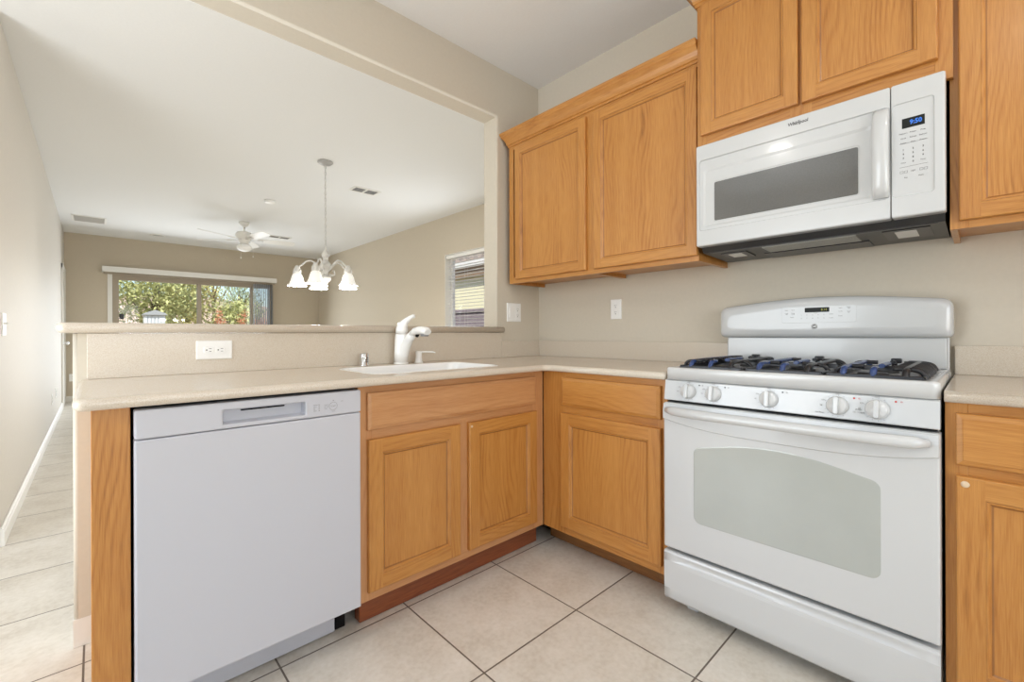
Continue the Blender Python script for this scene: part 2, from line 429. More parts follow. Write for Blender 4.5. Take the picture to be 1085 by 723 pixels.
# right living wall with a recessed window
WY0, WY1, WZ0, WZ1 = 1.95, 3.02, .92, 2.168
b = NB()
for a, c in (((RX, .132, 0), (RX + .15, WY0, LC)), ((RX, WY1, 0), (RX + .15, FY, LC)), ((RX, WY0, 0), (RX + .15, WY1, WZ0)), ((RX, WY0, WZ1), (RX + .15, WY1, LC))): box(b, a, c)
struct('wall_side', b, paint_dim, 'greige living room wall, dimness in its colour, with the small blinds window', 'wall')
b = NB(); box(b, (-4.4, -5.1, KC), (.13, .05, KC + .08)); struct('ceiling_kitchen', b, ceil_m, 'white kitchen ceiling above the oak cabinets', 'ceiling')
b = NB(); box(b, (-4.4, .133, LC), (RX + .15, FY + .15, LC + .08)); struct('ceiling_living', b, ceil_m, 'white living room ceiling beyond the pass-through', 'ceiling')

def baseboard(name, path, lab, h=.095, t=.016):
    """path of (x, y) with the room on its left-hand side"""
    b = NB()
    prof = [(0, 0), (t, 0), (t, h * .72), (t * .75, h * .78), (t * .75, h * .9), (t * .35, h), (0, h)]
    P = [Vector((p[0], p[1], 0)) for p in path]
    rows = []
    for i, p in enumerate(P):
        dn = []
        if i > 0: d = (P[i] - P[i - 1]).normalized(); dn.append(Vector((-d.y, d.x, 0)))
        if i < len(P) - 1: d = (P[i + 1] - P[i]).normalized(); dn.append(Vector((-d.y, d.x, 0)))
        m = dn[0] if len(dn) == 1 else (dn[0] + dn[1]) / (1 + dn[0].dot(dn[1]))
        rows.append([b.verts.new(p + m * o + Vector((0, 0, z + .001))) for o, z in prof])
    for A, B in zip(rows, rows[1:]):
        for k in range(len(prof)):
            b.faces.new([A[k], A[(k + 1) % len(prof)], B[(k + 1) % len(prof)], B[k]])
    b.faces.new(rows[0]); b.faces.new(rows[-1][::-1])
    return struct(name, b, trim_m, lab, 'baseboard')
baseboard('baseboard_left', [(LX + .001, 6.93), (LX + .001, 1.26)], 'white baseboard along the left hallway wall')
baseboard('baseboard_far', [(DX0 - .06, FY - .001), (LX + .02, FY - .001)], 'white baseboard left of the sliding door')
baseboard('baseboard_far_right', [(RX - .001, FY - .001), (DX1 + .03, FY - .001)], 'white baseboard right of the sliding door')
baseboard('baseboard_side', [(RX - .001, .15), (RX - .001, FY - .02)], 'white baseboard along the side wall')
baseboard('baseboard_pony', [(-2.281, -.001), (-2.326, -.001), (-2.326, .133), (-.4, .133)][::-1], 'white baseboard wrapping the half wall end')

# door in the left wall near the far corner
b = NB()
box(b, (LX, 6.93, 0), (LX + .02, 7.0, 2.11), .004); box(b, (LX, 7.69, 0), (LX + .02, 7.76, 2.11), .004); box(b, (LX, 6.93, 2.04), (LX + .0205, 7.76, 2.11), .004)
d = struct('door_1', b, trim_m, 'white door with casing in the left wall by the far corner', 'door')
b = NB(); box(b, (LX + .001, 7.003, .01), (LX + .012, 7.687, 2.037), .002); obj('door_slab', b, trim_m, d)
b = NB(); lathe(b, [(0, 0), (.026, .0), (.026, .006), (.01, .01), (.01, .03), (.026, .04), (.028, .052), (.018, .064), (0, .066)], Matrix.Translation((LX + .0125, 7.08, .95)) @ Matrix.Rotation(PI / 2, 4, 'Y'), 20); obj('door_knob', b, chrome, d)

# sliding glass door
b = NB()
yA, yB = FY + .02, FY + .10
box(b, (DX0 + .002, yA, 0), (-1.97, yB, 2.0), .004); box(b, (.004, yA, .06), (.05, yB, 2.0), .004); box(b, (.34, yA, 0), (DX1 - .002, yB, 2.0), .004)
box(b, (DX0 + .002, yA, 2.0), (DX1 - .002, yB, 2.088), .004); box(b, (-1.97, yA, .001), (.34, yB, .06), .004)
d = struct('door_2', b, alu_m, 'sliding glass patio door with tan frame looking onto trees', 'door')
b = NB(); box(b, (-.875, yA - .01, .06), (-.81, yB - .005, 2.0), .004); obj('meeting_stile', b, alu_m, d)
for x0, x1 in ((-1.969, -.876), (-.809, .003)):
    b = NB(); box(b, (x0, yA + .03, .061), (x1, yA + .036, 1.999)); obj('pane', b, glass_m, d)
b = NB(); box(b, (.051, yA + .03, .061), (.339, yA + .036, 1.999)); obj('pane', b, glass_m, d)
b = NB(); box(b, (-1.965, yA + .012, 1.335), (-1.905, yA + .028, 1.425), .003); box(b, (-1.955, yA, 1.35), (-1.935, yA + .012, 1.41), .003); o = obj('latch', b, black_m, d)
b = NB(); box(b, (DX0 - .003, FY - .012, 0), (DX0 + .058, FY + .02, DZ), .003); struct('trim_1', b, trim_m, 'white vertical side casing left of the sliding door', 'trim')

v = thing('vertical_blind', (.2, FY - .1, 0), 'white vertical blind stacked open at the right of the sliding door', 'blind')
b = NB(); box(b, (-2.18, FY - .17, 2.105), (.435, FY - .155, 2.195), .003); box(b, (-2.18, FY - .155, 2.105), (-2.165, FY - .002, 2.195), .003); box(b, (.42, FY - .155, 2.105), (.435, FY - .002, 2.195), .003); box(b, (-2.18, FY - .155, 2.183), (.435, FY - .002, 2.195), .003)
vo = obj('valance', b, trim_m, v); vo['label'] = 'long white valance over the whole door'
b = NB(); box(b, (-2.16, FY - .10, 2.075), (.415, FY - .06, 2.1), .003); obj('head_rail', b, alu_m, v)
for i in range(9):
    b = NB(); x = .04 + i * .034
    prism(b, [(x + .006 * math.sin(PI * k / 6), FY - .125 + .085 * k / 6, .03) for k in range(7)] + [(x + .002 + .006 * math.sin(PI * k / 6), FY - .125 + .085 * k / 6, .03) for k in range(6, -1, -1)], (0, 0, 2.04))
    obj('vane', b, vane_m, v)
b = NB(); box(b, (.352, FY - .125, .03), (.375, FY - .04, 2.07), .003); obj('wand_carrier', b, dkalu, v)

# side window
b = NB()
xa, xb = RX + .10, RX + .145
for a, c in (((WY0 + .001, WZ0 + .001), (WY0 + .045, WZ1 - .001)), ((WY1 - .045, WZ0 + .001), (WY1 - .001, WZ1 - .001)), ((WY0 + .045, WZ1 - .045), (WY1 - .045, WZ1 - .001)), ((WY0 + .045, WZ0 + .001), (WY1 - .045, WZ0 + .045))):
    box(b, (xa, a[0], a[1]), (xb, c[0], c[1]), .003)
for a in ((WY0 + .001, WZ0 + .001, WY0 + .006, WZ1 - .001), (WY1 - .006, WZ0 + .001, WY1 - .001, WZ1 - .001), (WY0 + .006, WZ1 - .006, WY1 - .006, WZ1 - .001), (WY0 + .006, WZ0 + .001, WY1 - .006, WZ0 + .006)):
    box(b, (RX + .001, a[0], a[1]), (xa - .0005, a[2], a[3]))
w = struct('window_1', b, trim_m, 'small white framed side window behind a white slat blind', 'window')
b = NB(); box(b, (xa + .02, WY0 + .045, WZ0 + .045), (xa + .025, WY1 - .045, WZ1 - .045)); obj('pane', b, glass_m, w)
bl = thing('slat_blind', (RX + .05, (WY0 + WY1) / 2, WZ0 + .01), 'white horizontal slat blind lowered in the side window', 'blind')
b = NB(); box(b, (RX + .02, WY0 + .009, WZ1 - .055), (RX + .08, WY1 - .009, WZ1 - .008), .004); obj('head_rail', b, trim_m, bl)
z = WZ1 - .085; 
while z > WZ0 + .05:
    b = NB(); prism(b, [(RX + .028, WY0 + .012, z + .001), (RX + .052, WY0 + .012, z + .004), (RX + .076, WY0 + .012, z + .001), (RX + .076, WY0 + .012, z - .001), (RX + .052, WY0 + .012, z + .002), (RX + .028, WY0 + .012, z - .001)], (0, WY1 - WY0 - .024, 0))
    obj('slat', b, trim_m, bl); z -= .043
b = NB(); box(b, (RX + .03, WY0 + .012, WZ0 + .008), (RX + .075, WY1 - .012, WZ0 + .028), .003); obj('bottom_rail', b, trim_m, bl)
for yy in (WY0 + .18, WY1 - .42):
    b = NB(); tube(b, [(RX + .027, yy, WZ0 + .02), (RX + .027, yy, WZ1 - .05)], .0012, 6); tube(b, [(RX + .077, yy, WZ0 + .02), (RX + .077, yy, WZ1 - .05)], .0012, 6); obj('ladder_cord', b, trim_m, bl)

b = NB()  # unseen nook window, added as a daylight source
for a, c in (((-2.099, .701), (-2.05, 2.299)), ((1.05, .701), (1.099, 2.299)), ((-2.05, 2.25), (1.05, 2.299)), ((-2.05, .701), (1.05, .75)), ((-.93, .75), (-.87, 2.25))):
    box(b, (-4.48, a[0], a[1]), (-4.42, c[0], c[1]), .003)
w = struct('window_added_nook', b, trim_m, 'nook window added left of the kitchen for daylight', 'window')
for y0, y1 in ((-2.05, -.93), (-.87, 1.05)):
    b = NB(); box(b, (-4.453, y0, .75), (-4.448, y1, 2.25)); obj('pane', b, glass_m, w)
# added window frame behind the camera, a source for daylight
b = NB()
for a, c in (((-3.7, .6), (-3.64, 2.45)), ((-.96, .6), (-.9, 2.45)), ((-3.64, 2.39), (-.96, 2.45)), ((-3.64, .6), (-.96, .66)), ((-2.33, .66), (-2.27, 2.39))):
    box(b, (a[0], -5.08, a[1]), (c[0], -5.02, c[1]), .003)
w = struct('window_2', b, trim_m, 'wide window added behind the camera for daylight', 'window')
for x0, x1 in ((-3.64, -2.33), (-2.27, -.96)):
    b = NB(); box(b, (x0, -5.053, .66), (x1, -5.048, 2.39)); obj('pane', b, glass_m, w)

# ------------------------------------------------------------------ worktops and bar
def edge_bevel(bm, test, off, seg):
    es = [e for e in bm.edges if test(e)]
    bmesh.ops.bevel(bm, geom=es, offset=off, segments=seg, profile=.5, affect='EDGES')
CT, CB, CF = .914, .884, -.665
def worktop_bm(poly, back):
    b = NB(); prism(b, [(x, y, CB) for x, y in poly], (0, 0, CT - CB)); fix(b)
    edge_bevel(b, lambda e: abs(e.verts[0].co.z - e.verts[1].co.z) < 1e-6 and not back(e), .0138, 5)
    for f in b.faces: f.smooth = abs(f.normal.z) < .98
    return b
pts = [(-.002, -1.268), (CF, -1.268)]
R_ = .035
for i in range(7):          # rounded inner corner
    a = math.radians(90 * i / 6); pts.append((CF - R_ + R_ * math.cos(a), CF - R_ + R_ * math.sin(a)))
r2 = .03
for i in range(6):
    a = math.radians(270 - 90 * i / 5); pts.append((-2.31 + r2 + r2 * math.cos(a), CF + r2 + r2 * math.sin(a)))
pts += [(-2.31, -.002), (-.002, -.002)]
def back1(e):
    p, q = e.verts[0].co, e.verts[1].co
    return (p.x > -.01 and q.x > -.01) or (p.y > -.01 and q.y > -.01) or (p.y < -1.26 and q.y < -1.26)
b = worktop_bm(pts, back1)
SX0, SX1, SY0, SY1 = -1.50, -.845, -.555, -.165
wt = tag(obj('countertop', b, counter_m), 'L-shaped beige countertop holding the sink, left of the range', 'countertop')
cut = NB(); plate(cut, Matrix(), SX0, SX1, SY0, SY1, .06, [(0, .85), (0, .95)]); cme = bpy.data.meshes.new('c'); fix(cut); cut.to_mesh(cme); co = bpy.data.objects.new('c', cme); COL.objects.link(co)
md = wt.modifiers.new('b', 'BOOLEAN'); md.object = co; md.operation = 'DIFFERENCE'; md.solver = 'EXACT'
dg = bpy.context.evaluated_depsgraph_get(); nm = bpy.data.meshes.new_from_object(wt.evaluated_get(dg)); wt.modifiers.clear(); wt.data = nm; nm.name = 'countertop'
bpy.data.objects.remove(co)
b = NB(); box(b, (-2.29, -.02, CT), (-.372, -.002, 1.072), .002); obj('splash_panel', b, counter_m, wt)
b = NB(); box(b, (-.371, -.02, CT), (-.021, -.002, 1.0177), .002); obj('backsplash', b, counter_m, wt)
b = NB(); box(b, (-.02, -1.268, CT), (-.002, -.002, 1.0177), .002); obj('backsplash', b, counter_m, wt)
b = worktop_bm([(-.002, -2.036), (-.002, -3.0), (CF, -3.0), (CF, -2.036)][::-1], lambda e: (e.verts[0].co.x > -.01 and e.verts[1].co.x > -.01) or (e.verts[0].co.y < -2.9 and e.verts[1].co.y < -2.9) or (e.verts[0].co.y > -2.04 and e.verts[1].co.y > -2.04))
wt2 = tag(obj('countertop', b, counter_m), 'short beige countertop to the right of the range', 'countertop')
b = NB(); box(b, (-.02, -3.0, CT), (-.002, -2.036, 1.0177), .002); obj('backsplash', b, counter_m, wt2)

# bar ledge on the half wall
b = NB()
bp_ = [(-.36, -.04), (-.36, -.003), (-.392, -.003), (-.392, .30)]
bp_ += [(-2.365 + .04, .30), (-2.365, .26), (-2.365, 0)]
for i in range(6):
    a = math.radians(180 + 90 * i / 5); bp_.append((-2.365 + .03 + .03 * math.cos(a), -.04 + .03 + .03 * math.sin(a)))
prism(b, [(x, y, 1.0735) for x, y in bp_], (0, 0, .0355)); fix(b)
edge_bevel(b, lambda e: abs(e.verts[0].co.z - e.verts[1].co.z) < 1e-6 and not (e.verts[0].co.x > -.395 and e.verts[1].co.x > -.395 and max(e.verts[0].co.y, e.verts[1].co.y) > -.01), .0165, 6)
for f in b.faces: f.smooth = abs(f.normal.z) < .98
tag(obj('bar_ledge', b, counter_m), 'long raised beige bar ledge capping the half wall above the sink', 'bar ledge')

# ------------------------------------------------------------------ cabinets
def door_bm(M, u0, u1, v0, v1, n0, T=.019, fr=.052):
    """cabinet door: butt-jointed stiles (mat 0) and rails (mat 1), moulded recess, flat panel (mat 0)"""
    b = NB()
    def ring(i, n): return [(u0 + i, v0 + i, n), (u1 - i, v0 + i, n), (u1 - i, v1 - i, n), (u0 + i, v1 - i, n)]
    N = n0 + T
    V = {}
    def face(pts, mi, sm=False):
        f = b.faces.new([b.verts.new(M @ Vector(p)) for p in pts]); f.material_index = mi; f.smooth = sm
    def bridge(A, B, kinds=(1, 0, 1, 0)):
        for k in range(4):
            face([A[k], A[(k + 1) % 4], B[(k + 1) % 4], B[k]], kinds[k])
    bridge(ring(0, n0), ring(0, N - .004)); bridge(ring(0, N - .004), ring(.0015, N - .0012)); bridge(ring(.0015, N - .0012), ring(.004, N))
    i = .004; F = fr
    # flat frame with butt joints
    face([(u0 + i, v0 + i, N), (u0 + F, v0 + i, N), (u0 + F, v1 - i, N), (u0 + i, v1 - i, N)], 0)
    face([(u1 - F, v0 + i, N), (u1 - i, v0 + i, N), (u1 - i, v1 - i, N), (u1 - F, v1 - i, N)], 0)
    face([(u0 + F, v0 + i, N), (u1 - F, v0 + i, N), (u1 - F, v0 + F, N), (u0 + F, v0 + F, N)], 1)
    face([(u0 + F, v1 - F, N), (u1 - F, v1 - F, N), (u1 - F, v1 - i, N), (u0 + F, v1 - i, N)], 1)
    prof = [(F, N), (F + .003, N - .004), (F + .007, N - .0045), (F + .010, N - .009), (F + .014, N - .0125)]
    for q_, ((a, na), (c, nc)) in enumerate(zip(prof, prof[1:])): bridge(ring(a, na), ring(c, nc), (2,) * 4 if q_ == 3 else (3,) * 4 if q_ == 0 else (1, 0, 1, 0))
    a, na = prof[-1]; face(ring(a, na), 0)
    face(ring(0, n0)[::-1], 0)
    return b
def slab_bm(M, u0, u1, v0, v1, n0, T=.019):
    b = NB()
    N = n0 + T
    st = [(0, n0), (0, N - .008), (.002, N - .005), (.012, N - .0015), (.014, N)]
    loops(b, M, [[(u0 + i, v0 + i, n), (u1 - i, v0 + i, n), (u1 - i, v1 - i, n), (u0 + i, v1 - i, n)] for i, n in st], 0, True, True)
    return b
def lbox(bm, M, u0, u1, v0, v1, n0, n1, bev=0, seg=2, mi=0):
    a = M @ Vector((u0, v0, n0)); c = M @ Vector((u1, v1, n1)); box(bm, a, c, bev, seg, mi)
def frame_members(M, stiles, rails, n0, n1):
    b = NB()
    for u0, u1, v0, v1 in stiles: lbox(b, M, u0, u1, v0, v1, n0, n1, .001, 1, 0)
    for u0, u1, v0, v1 in rails: lbox(b, M, u0, u1, v0, v1, n0, n1 - .0003, .0005, 1, 1)
    return b
TOE = .1128; CABT = .883
# sink base (faces -y): u = x
n_f = .61
sb = thing('sink_base_cabinet', (-1.1, -.3, 0), 'oak base cabinet under the sink with two doors beside the dishwasher', 'cabinet')
b = NB(); lbox(b, FS, -1.592, -1.574, TOE, CABT, .03, n_f - .02); lbox(b, FS, -.626, -.614, TOE, CABT, .03, n_f - .02); lbox(b, FS, -1.574, -.626, TOE, TOE + .018, .03, n_f - .02); lbox(b, FS, -1.574, -.626, TOE + .018, .7, .03, .04)
obj('carcass', b, oakZ, sb)
b = frame_members(FS, [(-1.594, -1.54, TOE, CABT), (-1.165, -1.10, .15, .70), (-.71, -.632, TOE, CABT)], [(-1.54, -.71, CABT - .045, CABT), (-1.54, -.71, .68, .735), (-1.54, -.71, TOE, .165)], n_f - .02, n_f)
obj('face_frame', b, [oakPZ, oakPX], sb)
b = slab_bm(FS, -1.563, -.695, .724, .857, n_f); o = obj('false_drawer_front', b, oakPX, sb); o['label'] = 'pinkish oak false drawer front'
for u0, u1 in ((-1.561, -1.156), (-1.11, -.692)):
    b = door_bm(FS, u0, u1, .147, .690, n_f); obj('door', b, [oakZ, oakX, groove_m, groove_l], sb)
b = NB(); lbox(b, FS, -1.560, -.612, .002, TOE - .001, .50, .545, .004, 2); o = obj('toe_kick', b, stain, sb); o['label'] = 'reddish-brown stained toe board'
# small corner bumper on the door
b = NB(); lathe(b, [(0, 0), (.0055, 0), (.005, .0012), (0, .002)], FS @ Matrix.Translation((-1.098, .672, n_f + .0192)), 16); obj('bumper_dot', b, bump_m, sb)

# end panel beside the dishwasher
b = NB(); box(b, (-2.278, -.612, .001), (-2.203, -.003, CABT), .002, 2)
tag(obj('end_panel', b, oakZ), 'upright oak end panel left of the dishwasher', 'panel')

# base left of range (faces -x): u = -y
bl_ = thing('corner_base_cabinet', (-.3, -.95, 0), 'oak base cabinet with one drawer and door between corner and range', 'cabinet')
nR = .63
b = NB(); lbox(b, FR, .632, .65, TOE, CABT, .03, nR - .02); lbox(b, FR, 1.25, 1.266, TOE, CABT, .03, nR - .02); lbox(b, FR, .65, 1.25, TOE, TOE + .018, .03, nR - .02); lbox(b, FR, .65, 1.25, TOE + .018, CABT, .03, .04)
obj('carcass', b, oakZ, bl_)
b = frame_members(FR, [(.612, .755, TOE, CABT), (1.225, 1.267, TOE, CABT)], [(.755, 1.225, CABT - .045, CABT), (.755, 1.225, .68, .735), (.755, 1.225, TOE, .165)], nR - .02, nR)
obj('face_frame', b, [oakZ, oakY], bl_)
b = slab_bm(FR, .738, 1.243, .724, .857, nR); obj('drawer_front', b, oakY, bl_)
b = door_bm(FR, .736, 1.245, .149, .690, nR); obj('door', b, [oakZ, oakY, groove_m, groove_l], bl_)
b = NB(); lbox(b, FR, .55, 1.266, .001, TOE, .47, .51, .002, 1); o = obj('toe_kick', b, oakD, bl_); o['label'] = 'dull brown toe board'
# base right of range
br = thing('base_cabinet', (-.3, -2.5, 0), 'oak base cabinet with drawer and door right of the range', 'cabinet')
b = NB(); lbox(b, FR, 2.037, 2.055, TOE, CABT, .03, nR - .02); lbox(b, FR, 2.975, 2.99, TOE, CABT, .03, nR - .02); lbox(b, FR, 2.055, 2.975, TOE, TOE + .018, .03, nR - .02); lbox(b, FR, 2.055, 2.975, TOE + .018, CABT, .03, .04)
obj('carcass', b, oakZ, br)
b = frame_members(FR, [(2.036, 2.078, TOE, CABT), (2.50, 2.54, TOE, CABT), (2.95, 2.99, TOE, CABT)], [(2.078, 2.95, CABT - .045, CABT), (2.078, 2.95, .68, .735), (2.078, 2.95, TOE, .165)], nR - .02, nR)
obj('face_frame', b, [oakZ, oakY], br)
for u0, u1 in ((2.056, 2.51), (2.53, 2.975)):
    b = slab_bm(FR, u0, u1, .724, .857, nR); obj('drawer_front', b, oakY, br)
    b = door_bm(FR, u0, u1, .149, .697, nR); obj('door', b, [oakZ, oakY, groove_m, groove_l], br)
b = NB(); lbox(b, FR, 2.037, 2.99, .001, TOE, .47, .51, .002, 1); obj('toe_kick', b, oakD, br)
b = NB(); lathe(b, [(0, 0), (.0085, 0), (.0075, .001), (0, .0012)], FR @ Matrix.Translation((2.073, .678, nR + .0192)), 16); obj('bumper_dot', b, bump_m, br)

# upper cabinets
def crown_bm(path, z0, z1, out):
    """path of (x, y) seen from above, moulding grows away to its right-hand side"""
    b = NB()
    H = z1 - z0
    prof = [(0, 0), (.006, 0), (.006, H * .12), (.012, H * .16), (.014, H * .3), (.022, H * .5), (.034, H * .66), (.038, H * .7), (.038, H * .78), (out, H * .86), (out, H), (0, H)]
    P = [Vector((p[0], p[1], 0)) for p in path]; rows = []
    for i, p in enumerate(P):
        dn = []
        if i > 0: d = (P[i] - P[i - 1]).normalized(); dn.append(Vector((d.y, -d.x, 0)))
        if i < len(P) - 1: d = (P[i + 1] - P[i]).normalized(); dn.append(Vector((d.y, -d.x, 0)))
        m = dn[0] if len(dn) == 1 else (dn[0] + dn[1]) / (1 + dn[0].dot(dn[1]))
        rows.append([b.verts.new(p + m * o + Vector((0, 0, z0 + z))) for o, z in prof])
    for A, B in zip(rows, rows[1:]):
        for k in range(len(prof)): b.faces.new([A[k], A[(k + 1) % len(prof)], B[(k + 1) % len(prof)], B[k]])
    b.faces.new(rows[0]); b.faces.new(rows[-1][::-1])
    return b
UB, UT = 1.383, 2.275
def upper(lab, u0, u1, v0, v1, nf, doors, dv0, dv1, mids, fu0=None, fu1=None, rail=.038):
    t = thing('wall_cabinet', (-.16, -(u0 + u1) / 2, v0), lab, 'cabinet')
    fu0 = u0 if fu0 is None else fu0; fu1 = u1 if fu1 is None else fu1
    b = NB()
    lbox(b, FR, u0, u0 + .016, v0, v1, .003, nf - .02); lbox(b, FR, u1 - .016, u1, v0, v1, .003, nf - .02)
    lbox(b, FR, u0 + .016, u1 - .016, v0 + .022, v0 + .038, .003, nf - .02, mi=0); lbox(b, FR, u0 + .016, u1 - .016, v1 - .018, v1, .003, nf - .02)
    lbox(b, FR, u0 + .016, u1 - .016, v0 + .038, v1 - .018, .003, .012)
    for m in mids: lbox(b, FR, m - .016, m + .016, v0 + .002, v0 + .022, .01, nf - .02)
    obj('carcass', b, oakZ, t)
    st = [(fu0, fu0 + .04, v0, v1), (fu1 - .04, fu1, v0, v1)] + [(m - .035, m + .035, v0 + .03, v1 - .03) for m in mids]
    b = frame_members(FR, st, [(fu0 + .04, fu1 - .04, v0, v0 + rail), (fu0 + .04, fu1 - .04, v1 - .045, v1)], nf - .02, nf)
    obj('face_frame', b, [oakZ, oakY], t)
    for a, c in doors:
        b = door_bm(FR, a, c, dv0, dv1, nf, fr=.046); obj('door', b, [oakZ, oakY, groove_m, groove_l], t)
    return t
uc = upper('oak wall cabinet with two doors in the corner left of the microwave', .044, 1.257, UB, UT, .322, ((.110, .656), (.708, 1.256)), 1.406, 2.232, (.682,))
b = crown_bm([(-.003, -.044), (-.322, -.044), (-.322, -1.2615)], 2.255, 2.345, .044); obj('crown_moulding', b, oakY, uc)
um = upper('raised oak wall cabinet with two doors above the microwave', 1.262, 2.030, 1.846, 2.50, .345, ((1.282, 1.641), (1.652, 2.012)), 1.912, 2.470, (1.6465,), fu1=2.045, rail=.085)
b = crown_bm([(-.003, -1.262), (-.345, -1.262), (-.345, -2.045), (-.003, -2.045)], 2.478, 2.568, .055); obj('crown_moulding', b, oakY, um)
ur = upper('oak wall cabinet at the right edge beside the microwave', 2.036, 2.96, UB, UT, .322, ((2.056, 2.49), (2.51, 2.94)), 1.406, 2.232, (2.50,))
b = crown_bm([(-.322, -2.036), (-.322, -2.96), (-.003, -2.96)], 2.255, 2.345, .052); obj('crown_moulding', b, oakY, ur)

# ------------------------------------------------------------------ dishwasher
dw = thing('dishwasher', (-1.9, -.33, 0), 'white built-in dishwasher under the counter between end panel and sink cabinet', 'dishwasher')
b = NB(); box(b, (-2.19, -.595, .125), (-1.605, -.04, .862)); obj('tub_casing', b, dark_m, dw)
b = NB(); plate(b, FS, -2.197, -1.597, .124, .7965, .004, [(.0, .597), (0, .637), (.0015, .6405), (.005, .642)]); obj('door', b, dw_m, dw)
b = NB()
U0, U1, V0, V1 = -2.197, -1.597, .7985, .874
# console with a hand pocket
pu0, pu1, pv0, pv1 = -2.005, -1.78, .811, .852
loops(b, FS, [[(p[0], p[1], n) for p in rrect(U0 + i, U1 - i, V0 + i, V1 - i, max(.006 - i, .001))] for i, n in ((0, .597), (0, .640), (.0015, .6435), (.005, .645))] +
      [[(p[0], p[1], n) for p in rrect(pu0 - g, pu1 + g, pv0 - g, pv1 + g, .004)] for g, n in ((.004, .645), (.001, .644), (0, .642), (-.004, .612))], 0, True, True)
cs = obj('control_console', b, dw_m, dw)
b = NB(); lbox(b, FS, -1.955, -1.835, .842, .8455, .613, .619, .001, 1); obj('latch_slot', b, dark_m, cs)
b = NB()
Mx = FS
for i in range(4): text_bm(b, ['Normal', 'Heavy', 'Eco', 'Quick'][i], Mx, .0042, -1.757, .838 - i * .0062, .6451, 'LEFT')
for i in range(4): plate(b, Mx, -1.7405, -1.7375, .8365 - i * .0062, .8395 - i * .0062, .001, [(0, .645), (0, .6454)])
for i in range(3): text_bm(b, ['Heat Dry', 'Hi Temp', 'Delay'][i], Mx, .004, -1.722, .835 - i * .0058, .6451, 'LEFT')
for k in range(40):
    a = 2 * PI * k / 40; a2 = 2 * PI * (k + .8) / 40
    cx_, cz_ = -1.693, .829
    prism(b, [Mx @ Vector((cx_ + r * math.cos(t), cz_ + r * math.sin(t), .645)) for r, t in ((.0125, a), (.0135, a), (.0135, a2), (.0125, a2))], Mx.to_3x3() @ Vector((0, 0, .0004)))
text_bm(b, 'START', Mx, .0055, -1.693, .829, .6451); text_bm(b, 'Cancel', Mx, .004, -1.693, .812, .6451); plate(b, Mx, -1.6945, -1.6915, .846, .849, .001, [(0, .645), (0, .6454)])
text_bm(b, '•••', Mx, .008, -1.664, .8425, .6451)
obj('console_legend', b, grey_line, cs)
b = NB(); box(b, (-2.19, -.53, .006), (-1.645, -.505, .124), .003); obj('toe_panel', b, dw_m, dw)
b = NB(); box(b, (-1.64, -.52, .002), (-1.603, -.47, .12), .003); obj('gap_shade', b, dark_m, dw)  # dark block paints the shade in the gap beside the toe panel

# ------------------------------------------------------------------ range
rg = thing('gas_range', (-.35, -1.65, 0), 'white freestanding gas range with five knobs between the oak cabinets', 'range')
RU0, RU1 = 1.274, 2.029
b = NB(); lbox(b, FR, RU0 + .004, RU1 - .004, .06, .905, .02, .625, .003); 
for u in (RU0 + .05, RU1 - .09):
    for n in (.08, .55): lbox(b, FR, u, u + .04, .001, .06, n, n + .04)
lbox(b, FR, RU0 + .006, RU1 - .006, .805, .83, .60, .648, mi=1)
obj('body', b, [white_m, dark_m], rg)
# storage drawer with a shallow scooped pull along its top
b = NB()
nf = .677
L = []
K = 24
def drawer_row(v, n): return [(RU0 + (RU1 - RU0) * k / K, v, n) for k in range(K + 1)]
prof = [(.053, .60), (.053, .655), (.057, .668), (.066, .674), (.10, .676), (.155, .677)]
rows = [drawer_row(v, n) for v, n in prof]
def scoop(v0, depth):
    r = []
    for k in range(K + 1):
        x = abs(k / K - .5) * 2; r.append((RU0 + (RU1 - RU0) * k / K, v0 - .0 * x, nf - depth * (1 - min(1, max(0, (x - .72) / .2))) ))
    return r
rows += [scoop(.19, 0), scoop(.203, .0015), scoop(.2045, .008), scoop(.225, .003), scoop(.232, 0), drawer_row(.238, nf - .002), drawer_row(.2405, nf - .008), drawer_row(.2405, .60)]
V = [[b.verts.new(FR @ Vector(p)) for p in r] for r in rows]
for q_, (A, B) in enumerate(zip(V, V[1:])):
    for k in range(K): f = b.faces.new([A[k], A[k + 1], B[k + 1], B[k]]); f.smooth = q_ in (1, 2, 3, 7, 8, 9)
for k in range(K): b.faces.new([V[-1][k], V[-1][k + 1], V[0][k + 1], V[0][k]])
b.faces.new([r[0] for r in V]); b.faces.new([r[-1] for r in V])
obj('storage_drawer', b, white_m, rg)
b = NB(); lbox(b, FR, RU0 + .01, RU1 - .01, .240, .252, .60, .64); obj('seam_gasket', b, dark_m, rg)
# oven door
b = NB(); plate(b, FR, RU0 - .001, RU1 + .001, .2535, .803, .006, [(0, .63), (0, .668), (.002, .675), (.007, nf)])
od = obj('oven_door', b, white_m, rg)
